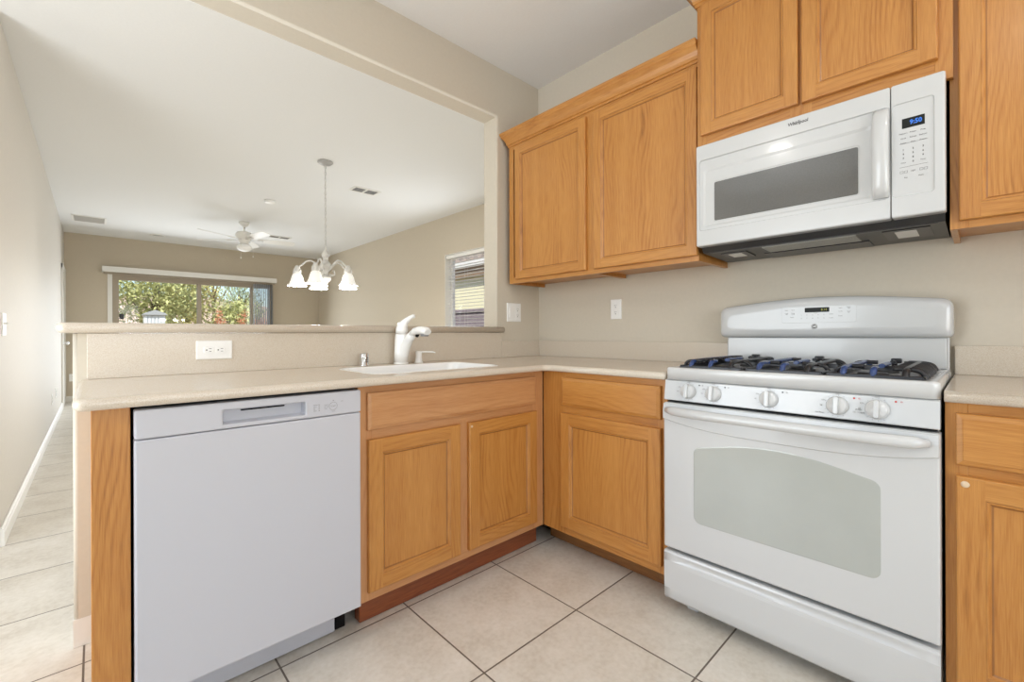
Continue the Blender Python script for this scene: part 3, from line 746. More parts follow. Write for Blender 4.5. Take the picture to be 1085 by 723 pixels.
# arched window
def archwin(g, n):
    u0, u1, v0, v1, rise, r = 1.392 - g, 1.908 + g, .380 - g, .650 + g, .036, .022 + g
    P = []
    for i in range(6): a = math.radians(180 + 90 * i / 5); P.append((u0 + r + r * math.cos(a), v0 + r + r * math.sin(a), n))
    for i in range(6): a = math.radians(270 + 90 * i / 5); P.append((u1 - r + r * math.cos(a), v0 + r + r * math.sin(a), n))
    for i in range(5): a = math.radians(0 + 75 * i / 4); P.append((u1 - r + r * math.cos(a), v1 - r + r * math.sin(a), n))
    for i in range(1, 16):
        t = i / 16; u = (u1 - r) + (u0 - u1 + 2 * r) * t; P.append((u, v1 + rise * math.sin(PI * t) , n))
    for i in range(5): a = math.radians(105 + 75 * i / 4); P.append((u0 + r + r * math.cos(a), v1 - r + r * math.sin(a), n))
    return P
b = NB(); loops(b, FR, [archwin(.003, nf - .0005), archwin(.003, nf + .0004), archwin(0, nf + .0008)], 0, True, True); obj('oven_window', b, ovenglass, od)
# handle: moulded shelf band + bowed bar
b = NB()
for k in range(K):
    pass
rows = []
for k in range(K + 1):
    t = k / K; x = abs(t - .5) * 2; u = RU0 + .002 + (RU1 - RU0 - .004) * t
    drop = .708 + .03 * (x ** 3.0) - .0
    rows.append([(u, .799, nf - .003), (u, .799, nf + .004), (u, .775, nf + .009), (u, drop + .006, nf + .009), (u, drop, nf - .003)])
V = [[b.verts.new(FR @ Vector(p)) for p in r] for r in rows]
for A, B in zip(V, V[1:]):
    for k in range(4): f = b.faces.new([A[k], A[k + 1], B[k + 1], B[k]]); f.smooth = False
b.faces.new(V[0]); b.faces.new(V[-1][::-1])
obj('handle_band', b, white_m, od)
b = NB()
P = []; Rr = []
for k in range(25):
    t = k / 24; u = 1.292 + (2.008 - 1.292) * t; x = abs(t - .5) * 2
    e = 1 - x ** 6
    P.append(FR @ Vector((u, .777 - .0 * (1 - x * x), nf + .012 + .032 * e))); Rr.append(.0165 if 0 < k < 24 else .011)
tube(b, P, Rr, 14, flat=1.0); obj('oven_handle', b, white_m, od)
# control panel
b = NB()
prism(b, [FR @ Vector(p) for p in ((RU0, .812, .62), (RU0, .812, .668), (RU0, .815, .672), (RU0, .884, .661), (RU0, .888, .655), (RU0, .888, .62))], FR.to_3x3() @ Vector((RU1 - RU0, 0, 0)))
cp = obj('control_panel', b, white_m, rg)
ang = math.atan2(.011, .069)
for i, yk in enumerate((1.366, 1.455, 1.631, 1.812, 1.903)):
    Mk = FR @ Matrix.Translation((yk, .850, .668)) @ Matrix.Rotation(-ang, 4, 'X')
    b = NB()
    lathe(b, [(.0, 0), (.0275, 0), (.0275, .0015), (.0262, .0045), (.024, .014), (.022, .0165), (0, .0175)], Mk, 32)
    # finger grip
    plate(b, Mk, -.0065, .0065, -.0255, .0255, .005, [(0, .012), (.0006, .026), (.0022, .029)], smooth=True)
    k_ = obj('knob', b, white_m, cp)
    b = NB()
    for q in range(11):
        a = math.radians(-60 - q * 24)
        if q in (5,): continue
        c, s_ = math.cos(a), math.sin(a)
        prism(b, [Mk @ Vector((r * c - w_ * s_, r * s_ + w_ * c, .0006)) for r, w_ in ((.0295, -.0004), (.0325, -.0004), (.0325, .0004), (.0295, .0004))], Mk.to_3x3() @ Vector((0, 0, .0004)))
    text_bm(b, 'HI', Mk, .006, -.039, -.002, .0008); text_bm(b, 'LO', Mk, .006, -.034, .014, .0008); text_bm(b, 'OFF', Mk, .006, 0, .0345, .0008)
    obj('dial_marks', b, grey_line, k_)
    b = NB(); plate(b, Mk, .037, .0415, .0235, .028, .001, [(0, .0004), (0, .001)]); text_bm(b, 'o', Mk, .009, .051, .0265, .0008)
    obj('burner_mark', b, red_m if i > 2 else darkgrey, k_)
b = NB()
Mk = FR @ Matrix.Translation((0, .85, .6665)) @ Matrix.Rotation(-ang, 4, 'X')
text_bm(b, 'PUSH', Mk, .0062, 1.862, -.006, .0008); text_bm(b, 'TO TURN', Mk, .0062, 1.862, -.014, .0008); obj('knob_instruction', b, grey_line, cp)
b = NB(); text_bm(b, 'Gas Range', Mk, .0055, 1.77, -.024, .0008); obj('panel_print', b, grey_line, cp)
# cooktop with raised rim
b = NB()
def deck(i, v): return [(p[0], v, p[1]) for p in rrect(RU0 - .001 + i, RU1 + .001 - i, .07 + i, .662 - i, max(.02 - i, .006))]
loops(b, FR, [deck(0, .8895), deck(0, .927), deck(.0015, .932), deck(.006, .935), deck(.030, .935), deck(.036, .929), deck(.05, .924)], 0, True, True, True)
ck = obj('cooktop', b, white_m, rg)
# burners
BUR = [(-.50, -1.43, .036), (-.23, -1.43, .030), (-.365, -1.651, .034), (-.50, -1.872, .040), (-.23, -1.872, .030)]
for i, (x, y, r) in enumerate(BUR):
    b = NB(); lathe(b, [(0, .0), (r * 1.25, 0), (r * 1.2, .008), (r * .95, .010), (0, .010)], Matrix.Translation((x, y, .924)), 28, sy=1, sx=1.6 if i == 2 else 1)
    h = obj('burner_base', b, chassis_m, ck)
    b = NB(); lathe(b, [(0, 0), (r, 0), (r, .004), (r * .9, .007), (0, .008)], Matrix.Translation((x, y, .9345)), 28, sx=1.6 if i == 2 else 1); obj('burner_cap', b, black_m, h)
# three continuous cast grates; every grate has rails, cross bars and curved fingers
def grate(y0, y1, edge):
    b = NB(); zt, zb = .959, .936
    xf, xb_ = -.605, -.135
    def bar(p, q, w=.0065, h=.008, mi=0):
        p = Vector(p); q = Vector(q); d = (q - p).normalized(); s = d.cross(Vector((0, 0, 1))).normalized() * w
        prism(b, [p - s + Vector((0, 0, -h)), p + s + Vector((0, 0, -h)), p + s * .75 + Vector((0, 0, h * .6)), p + s * .3 + Vector((0, 0, h)), p - s * .3 + Vector((0, 0, h)), p - s * .75 + Vector((0, 0, h * .6))], q - p, mi)
    ym = (y0 + y1) / 2; g = .008
    a0, a1 = y0 - g, y1 + g      # y0 > y1
    # lower perimeter
    for p, q in (((xf, a0, zb), (xf, a1, zb)), ((xb_, a0, zb), (xb_, a1, zb)), ((xf, a0, zb), (xb_, a0, zb)), ((xf, a1, zb), (xb_, a1, zb))): bar(p, q, .006, .007)
    def finger(pts, mi=0, w=.0085):
        P = []
        for i in range(len(pts) - 1):
            for k in range(5): P.append(Vector(pts[i]).lerp(Vector(pts[i + 1]), k / 5))
        P.append(Vector(pts[-1]))
        for _ in range(5):
            P = [P[0]] + [(P[i - 1] + P[i] * 2 + P[i + 1]) / 4 for i in range(1, len(P) - 1)] + [P[-1]]
        tube(b, P, w, 8, mi=mi, flat=.8)
    # fingers sweeping up from the rim towards each burner
    for xc in (-.50, -.23):
        for dx in (-.0, ):
            finger([(xc, a0, zb), (xc, a0 - .012, zt), (xc, ym + .035, zt)], 0)
            finger([(xc, a1, zb), (xc, a1 + .012, zt), (xc, ym - .035, zt)], 0)
    finger([(xf, ym, zb), (xf + .01, ym, zt), (xf + .055, ym, zt)], 1)
    finger([(xb_, ym, zb), (xb_ - .01, ym, zt), (xb_ - .055, ym, zt)], 0)
    finger([(-.445, ym, zt), (-.365, ym, zt + .001), (-.285, ym, zt)], 1)
    for yy in (y0 - .045, y1 + .045):
        finger([(xf, yy, zb), (xf + .012, yy, zt), (xf + .10, yy, zt), (-.365, yy, zt), (xb_ - .10, yy, zt), (xb_ - .012, yy, zt), (xb_, yy, zb)], 1 if yy > ym else 0, .009)
    bar((-.365, a0, zb + .012), (-.365, a1, zb + .012))
    if edge:   # ribbed outer end
        s = 1 if edge > 0 else -1
        ye = y0 if edge > 0 else y1
        for xr in (-.57, -.53, -.46, -.42, -.38, -.34, -.29, -.19, -.16):
            finger([(xr, ye - s * .004, zb - .004), (xr, ye - s * .012, zb + .016), (xr, ye - s * .03, zt), (xr, ye - s * .075, zt)], 0 if edge > 0 else 0, .0062)
    # feet
    for x in (xf, xb_):
        for y in (a0, a1): box(b, (x - .007, y - .007, .9245), (x + .007, y + .007, zb), .002)
    # pan-stop nub at the back
    box(b, (xb_ - .01, ym - .02, zt - .006), (xb_ + .012, ym + .01, zt + .012), .004)
    return b
for y0, y1, e in ((-1.302, -1.535, 1), (-1.537, -1.768, 0), (-1.770, -2.002, -1)):
    obj('grate', grate(y0, y1, e), [black_m, bluesheen], ck)
# backguard
b = NB(); lbox(b, FR, RU0 + .006, RU1 - .004, .90, 1.05, .012, .070, .004); lbox(b, FR, RU0 + .012, RU1 - .010, .9351, 1.045, .068, .082, .004)
bg_ = obj('backguard', b, white_m, rg)
b = NB()
def guard_loop(g, n, dz=0):
    u0, u1, v0 = 1.256 + g, 2.036 - g, 1.045 + g
    P = []; r = .018
    for i in range(5): a = math.radians(180 + 90 * i / 4); P.append((u0 + r + r * math.cos(a), v0 + r + r * math.sin(a), n))
    for i in range(5): a = math.radians(270 + 90 * i / 4); P.append((u1 - r + r * math.cos(a), v0 + r + r * math.sin(a), n))
    R2 = .032
    top = lambda t: 1.186 + .027 * math.sin(PI * t) - g
    for i in range(5): a = math.radians(0 + 80 * i / 4); P.append((u1 - R2 + R2 * math.cos(a), top(0) - R2 + R2 * math.sin(a), n))
    for i in range(1, 18):
        t = i / 18; P.append((u1 - R2 + (u0 - u1 + 2 * R2) * t, top(t) , n))
    for i in range(5): a = math.radians(100 + 80 * i / 4); P.append((u0 + R2 + R2 * math.cos(a), top(0) - R2 + R2 * math.sin(a), n))
    return P
loops(b, FR, [guard_loop(0, .012), guard_loop(0, .078), guard_loop(.003, .092), guard_loop(.008, .100), guard_loop(.02, .105), guard_loop(.04, .108)], 0, True, True, True)
gp = obj('control_head', b, white_m, bg_)
b = NB(); plate(b, FR, 1.517, 1.773, 1.106, 1.174, .010, [(0, .107), (0, .1088), (.001, .1092)]); tp = obj('touch_pad', b, white_m, gp)
b = NB(); plate(b, FR, 1.602, 1.686, 1.149, 1.168, .002, [(0, .109), (0, .1097)]); dp = obj('display', b, lcd_m, tp)
b = NB(); text_bm(b, '8:14', FR, .013, 1.668, 1.1585, .0998 + .0001 + .0099, xs=.9); obj('display_digits', b, green_digit, dp)
b = NB()
n_ = .1094
FUN = (('Bake', 1.536, 1.160), ('Broil', 1.560, 1.160), ('Conv', 1.536, 1.147), ('Self', 1.536, 1.143), ('Clean', 1.560, 1.147), ('Lock', 1.560, 1.143), ('Timer', 1.556, 1.130), ('Start', 1.722, 1.163), ('Clock', 1.748, 1.166), ('Off', 1.748, 1.161), ('Cook', 1.722, 1.150), ('Time', 1.748, 1.149), ('Delay', 1.722, 1.132), ('Set', 1.748, 1.145))
for lab, u, v_ in FUN:
    if u < 1.6: text_bm(b, lab, FR, .0058, u, v_, n_)
obj('function_legend', b, grey_line, tp); b = NB()
for lab, u, v_ in FUN:
    if u > 1.6: text_bm(b, lab, FR, .0058, u, v_, n_)
obj('function_legend', b, grey_line, tp); b = NB()
for i in range(10): text_bm(b, '1234567890'[i], FR, .0072, 1.59 + (i % 5) * .0195, 1.138 - (i // 5) * .0135, n_)
text_bm(b, 'START', FR, .005, 1.692, 1.1395, n_); text_bm(b, 'CLEAR', FR, .005, 1.692, 1.125, n_); text_bm(b, 'OVEN', FR, .005, 1.64, 1.1455, n_)
obj('number_legend', b, grey_line, tp)
b = NB(); lathe(b, [(0, 0), (.0105, 0), (.0105, .001), (0, .0015)], FR @ Matrix.Translation((1.635, 1.091, .1075)), 28); bd = obj('round_badge', b, darkgrey, gp)
b = NB(); text_bm(b, 'GE', FR, .0115, 1.635, 1.091, .1094, bold=True)
for k in range(32):
    a = 2 * PI * k / 32; a2 = 2 * PI * (k + 1) / 32
    prism(b, [FR @ Vector((1.635 + r * math.cos(t), 1.091 + r * math.sin(t), .1088)) for r, t in ((.0085, a), (.0095, a), (.0095, a2), (.0085, a2))], FR.to_3x3() @ Vector((0, 0, .0006)))
obj('badge_monogram', b, plate_m, bd)

# ------------------------------------------------------------------ microwave
mw = thing('microwave', (-.19, -1.65, 1.41), 'white over-the-range microwave mounted under the oak wall cabinet', 'microwave')
MU0, MU1, MV0, MV1, MN = 1.273, 2.030, 1.4328, 1.8593, .387
b = NB()
prism(b, [FR @ Vector(p) for p in ((MU0 + .004, 1.434, .342), (MU0 + .004, 1.412, .325), (MU0 + .004, 1.402, .05), (MU0 + .004, 1.408, .004), (MU0 + .004, 1.844, .004), (MU0 + .004, 1.844, .342))], FR.to_3x3() @ Vector((MU1 - MU0 - .008, 0, 0)))
ch = obj('chassis', b, chassis_m, mw); ch['label'] = 'dark grey steel chassis and underside'
def uslab(u0, u1, n0, n1, th, mi=0, mat=None, name='x', rough=None):
    """thin panel lying on the sloping underside"""
    z = lambda n: 1.402 + (n - .05) / (.325 - .05) * .010
    bb = NB()
    prism(bb, [FR @ Vector(p) for p in ((u0, z(n0) - th, n0), (u0, z(n1) - th, n1), (u0, z(n1) - .0004, n1), (u0, z(n0) - .0004, n0))], FR.to_3x3() @ Vector((u1 - u0, 0, 0)))
    return obj(name, bb, mat, ch)
uslab(1.50, 1.80, .19, .30, .004, mat=mesh_m, name='grease_filter')
uslab(1.47, 1.82, .06, .17, .004, mat=black_m, name='grease_filter')
uslab(1.33, 1.43, .15, .27, .003, mat=black_m, name='lamp_bezel'); uslab(1.352, 1.405, .175, .25, .004, mat=lens_m, name='lamp_lens')
uslab(1.87, 1.99, .13, .29, .003, mat=black_m, name='lamp_bezel'); uslab(1.90, 1.955, .155, .265, .004, mat=lens_m, name='lamp_lens')
uslab(1.30, 2.01, .308, .323, .002, mat=black_m, name='front_lip')
# door with stepped recess
def rr3(u0, u1, v0, v1, r, n, k=5): return [(p[0], p[1], n) for p in rrect(u0, u1, v0, v1, r, k)]
b = NB(); MS = 1.9033
loops(b, FR, [rr3(MU0, MS, MV0, MV1, .006, .348), rr3(MU0, MS, MV0, MV1, .006, .380), rr3(MU0 + .002, MS - .001, MV0 + .002, MV1 - .002, .005, .3855), rr3(MU0 + .006, MS - .002, MV0 + .005, MV1 - .005, .004, MN),
              rr3(1.286, MS - .003, 1.497, 1.795, .012, MN), rr3(1.288, MS - .0032, 1.4995, 1.7925, .010, MN - .006),
              rr3(1.302, 1.858, 1.512, 1.752, .010, MN - .006), rr3(1.310, 1.850, 1.519, 1.742, .010, MN - .0105),
              rr3(1.340, 1.824, 1.529, 1.700, .010, MN - .0105), rr3(1.342, 1.822, 1.531, 1.698, .010, MN - .0125)], 0, True, True)
md_ = obj('door', b, white_m, mw)
b = NB(); plate(b, FR, 1.345, 1.819, 1.534, 1.694, .006, [(0, .374), (0, .3757)]); obj('door_window', b, mwglass, md_)
b = NB()
rows = []
for k in range(17):
    t = k / 16; v_ = 1.503 + (1.792 - 1.503) * t; o_ = .034 * math.sin(PI * t) ** .5 + .0
    rows.append([(1.860, v_, MN - .006), (1.859, v_, MN - .002 + o_), (1.868, v_, MN + .003 + o_), (1.888, v_, MN + .004 + o_), (1.9005, v_, MN + .001 + o_), (1.902, v_, MN - .006)])
V = [[b.verts.new(FR @ Vector(p)) for p in r] for r in rows]
for A, B in zip(V, V[1:]):
    for k in range(5): f = b.faces.new([A[k], A[k + 1], B[k + 1], B[k]]); f.smooth = True
    b.faces.new([A[5], A[0], B[0], B[5]])
b.faces.new(V[0]); b.faces.new(V[-1][::-1])
obj('door_handle', b, white_m, md_)
b = NB(); text_bm(b, 'Whirlpool', FR, .0165, 1.647, 1.833, MN + .0001, shear=.1, xs=.92, bold=True)
P = []
for k in range(25):
    a = 2 * PI * k / 24; P.append(FR @ (Vector((1.648, 1.833, MN + .0004)) + Vector((.013 * math.cos(a) , .0125 * math.sin(a) * (.55 + .15 * math.cos(a)), 0))))
tube(b, P[3:19], .0004, 6)
obj('door_logo', b, darkgrey, md_)
b = NB()
loops(b, FR, [rr3(MS + .0012, MU1, MV0, MV1, .006, .348), rr3(MS + .0012, MU1, MV0, MV1, .006, .380), rr3(MS + .002, MU1 - .002, MV0 + .002, MV1 - .002, .005, .3855), rr3(MS + .003, MU1 - .006, MV0 + .005, MV1 - .005, .004, MN),
              rr3(MS + .0035, 2.006, 1.497, 1.795, .010, MN), rr3(MS + .004, 2.004, 1.4995, 1.7925, .008, MN - .0035)], 0, True, True)
mc = obj('control_panel', b, white_m, mw)
b = NB(); plate(b, FR, 1.931, 1.984, 1.7125, 1.7435, .001, [(0, .383), (0, .3842)]); md2 = obj('clock_display', b, lcd_m, mc)
b = NB(); text_bm(b, '9:50', FR, .0195, 1.9635, 1.728, .3844, bold=True, xs=.85); obj('clock_digits', b, blue_digit, md2)
b = NB(); n_ = .3837
for r_, row in enumerate((('Popcorn', 'Potato', 'Pizza'), ('Cook', 'Reheat', 'Defrost'), ('Soften', 'Melt', 'Power'))):
    for c_, s_ in enumerate(row): text_bm(b, s_, FR, .0058, 1.934 + c_ * .023, 1.697 - r_ * .0155, n_)
for r_, row in enumerate(('123', '456', '789')):
    for c_, s_ in enumerate(row): text_bm(b, s_, FR, .0075, 1.934 + c_ * .023, 1.645 - r_ * .0135, n_, bold=True)
text_bm(b, 'Clock', FR, .0052, 1.934, 1.604, n_); text_bm(b, '0', FR, .0075, 1.957, 1.604, n_, bold=True); text_bm(b, 'Timer', FR, .0052, 1.980, 1.604, n_)
def orect(u0, u1, v0, v1, w=.0006):
    for a in ((u0, u1, v0, v0 + w), (u0, u1, v1 - w, v1), (u0, u0 + w, v0, v1), (u1 - w, u1, v0, v1)): lbox(b, FR, a[0], a[1], a[2], a[3], n_ - .0003, n_ + .0003)
orect(1.926, 1.934, 1.571, 1.578); orect(1.936, 1.944, 1.571, 1.578); orect(1.972, 1.980, 1.571, 1.578); orect(1.982, 1.990, 1.571, 1.578); text_bm(b, 'Light', FR, .0058, 1.957, 1.575, n_)
text_bm(b, 'Fan', FR, .0058, 1.940, 1.556, n_); text_bm(b, 'Mute', FR, .0058, 1.975, 1.556, n_)
orect(1.925, 1.991, 1.6645, 1.6651, .0005); orect(1.925, 1.991, 1.590, 1.5906, .0005)
obj('keypad_legend', b, darkgrey, mc)

# ------------------------------------------------------------------ sink and fittings
sk = thing('sink', (-1.17, -.36, .70), 'white rectangular undermount kitchen sink set into the beige counter', 'sink')
b = NB()
def sl(i, z, r=.06): return [(p[0], p[1], z) for p in rrect(SX0 + i, SX1 - i, SY0 + i, SY1 - i, max(r - i * .3, .02), 6)]
loops(b, Matrix(), [sl(.001, .868), sl(.001, .9135), sl(.004, .9155), sl(.010, .9155), sl(.014, .912), sl(.018, .88), sl(.024, .74), sl(.05, .715), sl(.12, .710)], 0, False, True, True)
loops(b, Matrix(), [sl(.001, .868), sl(.012, .74), sl(.04, .705), sl(.12, .700)], 0, False, True, True)
obj('basin', b, ceramic, sk)
b = NB(); lathe(b, [(0, .7135), (.03, .7135), (.042, .7145), (.045, .7105)], Matrix.Translation((-1.17, -.36, 0)), 24); obj('drain', b, chrome, sk)

fa = thing('faucet', (-1.127, -.09, .914), 'white single-lever pull-out faucet behind the sink', 'faucet')
b = NB()
fx, fy = -1.127, -.09
tube(b, [(fx, fy, .9145), (fx, fy, .918), (fx, fy, .922)], [.037, .037, .035], 28)
# body flares forward into the spout
tube(b, [(fx, fy, .92), (fx, fy, .97), (fx + .002, fy - .001, 1.02), (fx + .003, fy - .002, 1.055), (fx + .003, fy - .002, 1.066)], [.0345, .0345, .034, .033, .031], 28)
tube(b, [(fx + .0, fy, .93), (fx + .004, fy - .010, .965), (fx + .008, fy - .03, 1.005), (fx + .012, fy - .062, 1.045), (fx + .016, fy - .095, 1.068)], [.030, .029, .026, .022, .020], 20)
obj('body', b, fauc_m, fa)
b = NB()
tube(b, [(fx + .014, fy - .085, 1.062), (fx + .018, fy - .115, 1.080), (fx + .022, fy - .15, 1.084), (fx + .026, fy - .19, 1.080), (fx + .028, fy - .205, 1.074)], [.020, .026, .028, .027, .020], 20, flat=.72)
o = obj('spray_head', b, fauc_m, fa)
b = NB(); tube(b, [(fx + .025, fy - .18, 1.066), (fx + .025, fy - .18, 1.054)], [.021, .019], 20); obj('aerator', b, grey_line, o)
b = NB(); tube(b, [(fx + .020, fy - .128, 1.066), (fx + .0185, fy - .120, 1.053)], [.009, .008], 12); obj('dock_collar', b, dark_m, o)
b = NB()
tube(b, [(fx + .003, fy - .002, 1.0675), (fx + .004, fy - .003, 1.09), (fx + .007, fy - .008, 1.110), (fx + .016, fy - .018, 1.130), (fx + .032, fy - .032, 1.148), (fx + .046, fy - .044, 1.157), (fx + .052, fy - .050, 1.158)], [.031, .031, .026, .016, .011, .010, .006], 20)
obj('lever', b, fauc_m, fa)
sd = thing('soap_dispenser', (-1.024, -.09, .914), 'small white soap dispenser pump right of the faucet', 'soap dispenser')
b = NB(); lathe(b, [(0, .9145), (.0235, .9145), (.0235, .918), (.019, .922), (.018, .937), (.0165, .94), (.0165, .972), (.013, .9765), (0, .977)], Matrix.Translation((-1.024, -.09, 0)), 24); obj('pump_body', b, fauc_m, sd)
b = NB(); tube(b, [(-1.024, -.09, .970), (-.995, -.115, .972), (-.968, -.14, .971), (-.958, -.149, .967)], [.006, .0042, .0036, .003], 10); obj('nozzle', b, fauc_m, sd)
b = NB(); lathe(b, [(0, .9145), (.024, .9145), (.024, .918), (.0205, .921), (.0205, .968), (.018, .974), (.0, .975)], Matrix.Translation((-1.324, -.09, 0)), 28)
ag = tag(obj('air_gap_cap', b, chrome), 'short chrome air gap cylinder left of the faucet', 'air gap')
b = NB()
for k in range(3): box(b, (-1.327 + .0, -.1112, .932 + k * .009), (-1.315, -.1095, .936 + k * .009))
obj('vent_slot', b, slot_m, ag)

# ------------------------------------------------------------------ plates and outlets
def duplex(b, M, u, v, n, horiz=True, mi=1):
    """one receptacle face (ground right of its slots when horizontal)"""
    plate(b, M, u - .0165 if horiz else u - .0135, u + .0165 if horiz else u + .0135, v - .0135 if horiz else v - .0165, v + .0135 if horiz else v + .0165, .009, [(0, n), (0, n + .0022), (.001, n + .0027)], 0)
    if horiz:
        for q in (((.000, .0045), (.009, .0062)), ((.001, -.0062), (.0085, -.0045)), ((-.010, -.0022), (-.0055, .0022))): lbox(b, M, u + q[0][0], u + q[1][0], v + q[0][1], v + q[1][1], n + .002, n + .0031, mi=mi)
    else:
        for q in (((-.0062, -.001), (-.0045, .008)), ((.0045, 0), (.0062, .0075)), ((-.0022, -.010), (.0022, -.0055))): lbox(b, M, u + q[0][0], u + q[1][0], v + q[0][1], v + q[1][1], n + .002, n + .0031, mi=mi)
def wall_plate(name, M, u, v, n, w, h, label, cat, kinds, horiz=False, flip=None):
    b = NB(); plate(b, M, u - w / 2, u + w / 2, v - h / 2, v + h / 2, .003, [(0, n), (0, n + .003), (.0015, n + .005), (.004, n + .0058)])
    o = obj(name, b, plate_m); tag(o, label, cat)
    for k, (kind, du, dv) in enumerate(kinds):
        b = NB()
        if kind == 'duplex':
            for s in (-1, 1): duplex(b, M, u + du + (s * .0195 if horiz else 0), v + dv + (0 if horiz else s * .0195), n + .0058, horiz)
            obj('receptacle', b, [plate_m, slot_m], o)
        elif kind == 'rocker':
            plate(b, M, u + du - .0165, u + du + .0165, v + dv - .033, v + dv + .033, .002, [(0, n + .0055), (0, n + .0078), (.002, n + .0092)]); obj('rocker_switch', b, plate_m, o)
        else:
            lbox(b, M, u + du - .005, u + du + .005, v + dv - .012, v + dv + .012, n + .0055, n + .008); lbox(b, M, u + du - .0035, u + du + .0035, v + dv, v + dv + .009, n + .008, n + .016, .001); obj('toggle_switch', b, plate_m, o)
        for s in (-1, 1):
            if kind == 'duplex' and s == 1: continue
            b = NB(); cc = (u + du, v + dv) if kind == 'duplex' else (u + du, v + dv + s * .048)
            lathe(b, [(0, 0), (.003, 0), (.0028, .0008), (0, .001)], M @ Matrix.Translation((cc[0], cc[1], n + .0057)), 12); obj('screw', b, plate_m, o)
    return o
wall_plate('outlet', FS, -1.920, 1.0055, .0202, .122, .074, 'white horizontal outlet plate on the beige splash panel above the dishwasher', 'outlet', [('duplex', 0, 0)], True)
wall_plate('outlet', FS, -.2445, 1.205, .0002, .125, .122, 'white double plate with switch and outlet between pass-through and corner cabinet', 'outlet', [('rocker', -.029, 0), ('duplex', .029, 0)])
wall_plate('outlet', FR, .625, 1.208, .0002, .073, .118, 'white upright outlet on the range wall under the corner wall cabinet', 'outlet', [('duplex', 0, 0)])
FL = Matrix(((0, 0, 1, 0), (1, 0, 0, 0), (0, 1, 0, 0), (0, 0, 0, 1)))    # left wall, looks to +x: x=n, y=u
wall_plate('light_switch', FL, 1.395, 1.125, LX + .0002, .125, .118, 'white double light switch at the left edge of the hallway wall', 'light switch', [('toggle', -.024, 0), ('toggle', .024, 0)])
wall_plate('outlet', FL, 4.96, .35, LX + .0002, .073, .118, 'low white outlet on the left hallway wall, the one nearer the camera', 'outlet', [('duplex', 0, 0)])
wall_plate('outlet', FL, 5.62, .36, LX + .0002, .073, .118, 'low white outlet on the left hallway wall, the one farther away', 'outlet', [('duplex', 0, 0)])
FF = Matrix(((1, 0, 0, 0), (0, 0, -1, FY), (0, 1, 0, 0), (0, 0, 0, 1)))
wall_plate('outlet', FF, -2.53, .39, .0002, .08, .12, 'low white outlet on the far wall left of the patio door', 'outlet', [('duplex', 0, 0)])

# ------------------------------------------------------------------ ceiling fittings
def register(x0, x1, y0, y1, z, label, louv_axis='x', n=10, split=False, lm=None):
    t = thing('ceiling_vent', ((x0 + x1) / 2, (y0 + y1) / 2, z), label, 'vent')
    b = NB(); f = .022
    for a in ((x0, x1, y0, y0 + f), (x0, x1, y1 - f, y1), (x0, x0 + f, y0 + f, y1 - f), (x1 - f, x1, y0 + f, y1 - f)): box(b, (a[0], a[2], z - .008), (a[1], a[3], z - .0005), .002)
    if split: box(b, ((x0 + x1) / 2 - .012, y0 + f, z - .008), ((x0 + x1) / 2 + .012, y1 - f, z - .0005), .002)
    obj('frame', b, trim_m, t)
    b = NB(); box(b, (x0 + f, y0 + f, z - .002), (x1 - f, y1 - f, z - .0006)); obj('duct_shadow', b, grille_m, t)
    for k in range(n):
        b = NB()
        q = (k + .5) / n
        if louv_axis == 'x':
            yy = y0 + f + (y1 - y0 - 2 * f) * q; prism(b, [(x0 + f, yy - .006, z - .003), (x0 + f, yy - .001, z - .009), (x0 + f, yy + .001, z - .008), (x0 + f, yy - .004, z - .002)], (x1 - x0 - 2 * f, 0, 0))
        else:
            xx = x0 + f + (x1 - x0 - 2 * f) * q; prism(b, [(xx - .006, y0 + f, z - .003), (xx - .001, y0 + f, z - .009), (xx + .001, y0 + f, z - .008), (xx - .004, y0 + f, z - .002)], (0, y1 - y0 - 2 * f, 0))
        obj('louver', b, lm or louver_m, t)
    return t
register(-2.50, -2.14, 6.26, 6.69, LC, 'large white return air grille on the ceiling near the hallway wall', 'x', 16, lm=louver2_m)
register(-.16, .15, 2.60, 2.78, LC, 'white ceiling air register right of the chandelier chain', 'x', 4, True)
register(-.16, .18, 5.85, 6.02, LC, 'white ceiling air register behind the ceiling fan', 'x', 5, True)
b = NB(); lathe(b, [(0, LC - .0005), (.062, LC - .0005), (.062, LC - .016), (.052, LC - .028), (.03, LC - .034), (0, LC - .035)], Matrix.Translation((-.697, 3.822, 0)), 28)
tag(obj('smoke_detector', b, plate_m), 'small round white smoke detector on the ceiling between fan and chandelier', 'smoke detector')
b = NB(); lathe(b, [(.075, LC - .0005), (.105, LC - .0005), (.103, LC - .008), (.078, LC - .010), (.075, LC - .004)], Matrix.Translation((-1.506, 7.1, 0)), 32)
s = tag(obj('ceiling_speaker', b, trim_m), 'round flush white ceiling disc above the patio door', 'speaker')
b = NB(); lathe(b, [(0, LC - .003), (.0755, LC - .003), (.0755, LC - .0006), (0, LC - .0006)], Matrix.Translation((-1.506, 7.1, 0)), 32); obj('grille_face', b, louver2_m, s)

def can(x, y, z, label, power=CAN_POWER):
    t = thing('ceiling_light', (x, y, z), label, 'light', 'recessed ceiling lights')
    b = NB(); lathe(b, [(.07, z - .0005), (.095, z - .0005), (.093, z - .006), (.072, z - .008), (.07, z - .003)], Matrix.Translation((x, y, 0)), 28); obj('trim_ring', b, can_m, t)
    b = NB(); lathe(b, [(0, z - .003), (.0705, z - .003), (.0705, z - .0008), (0, z - .0008)], Matrix.Translation((x, y, 0)), 28); obj('lens', b, lamp_disc_m, t)
    a = area_light('can_lamp', (x, y, z - .012), (0, 0, -1), .14, .14, power, WARM, 'DISK')
for x, y in KCANS: can(x, y, KC, 'round recessed light in the kitchen ceiling')

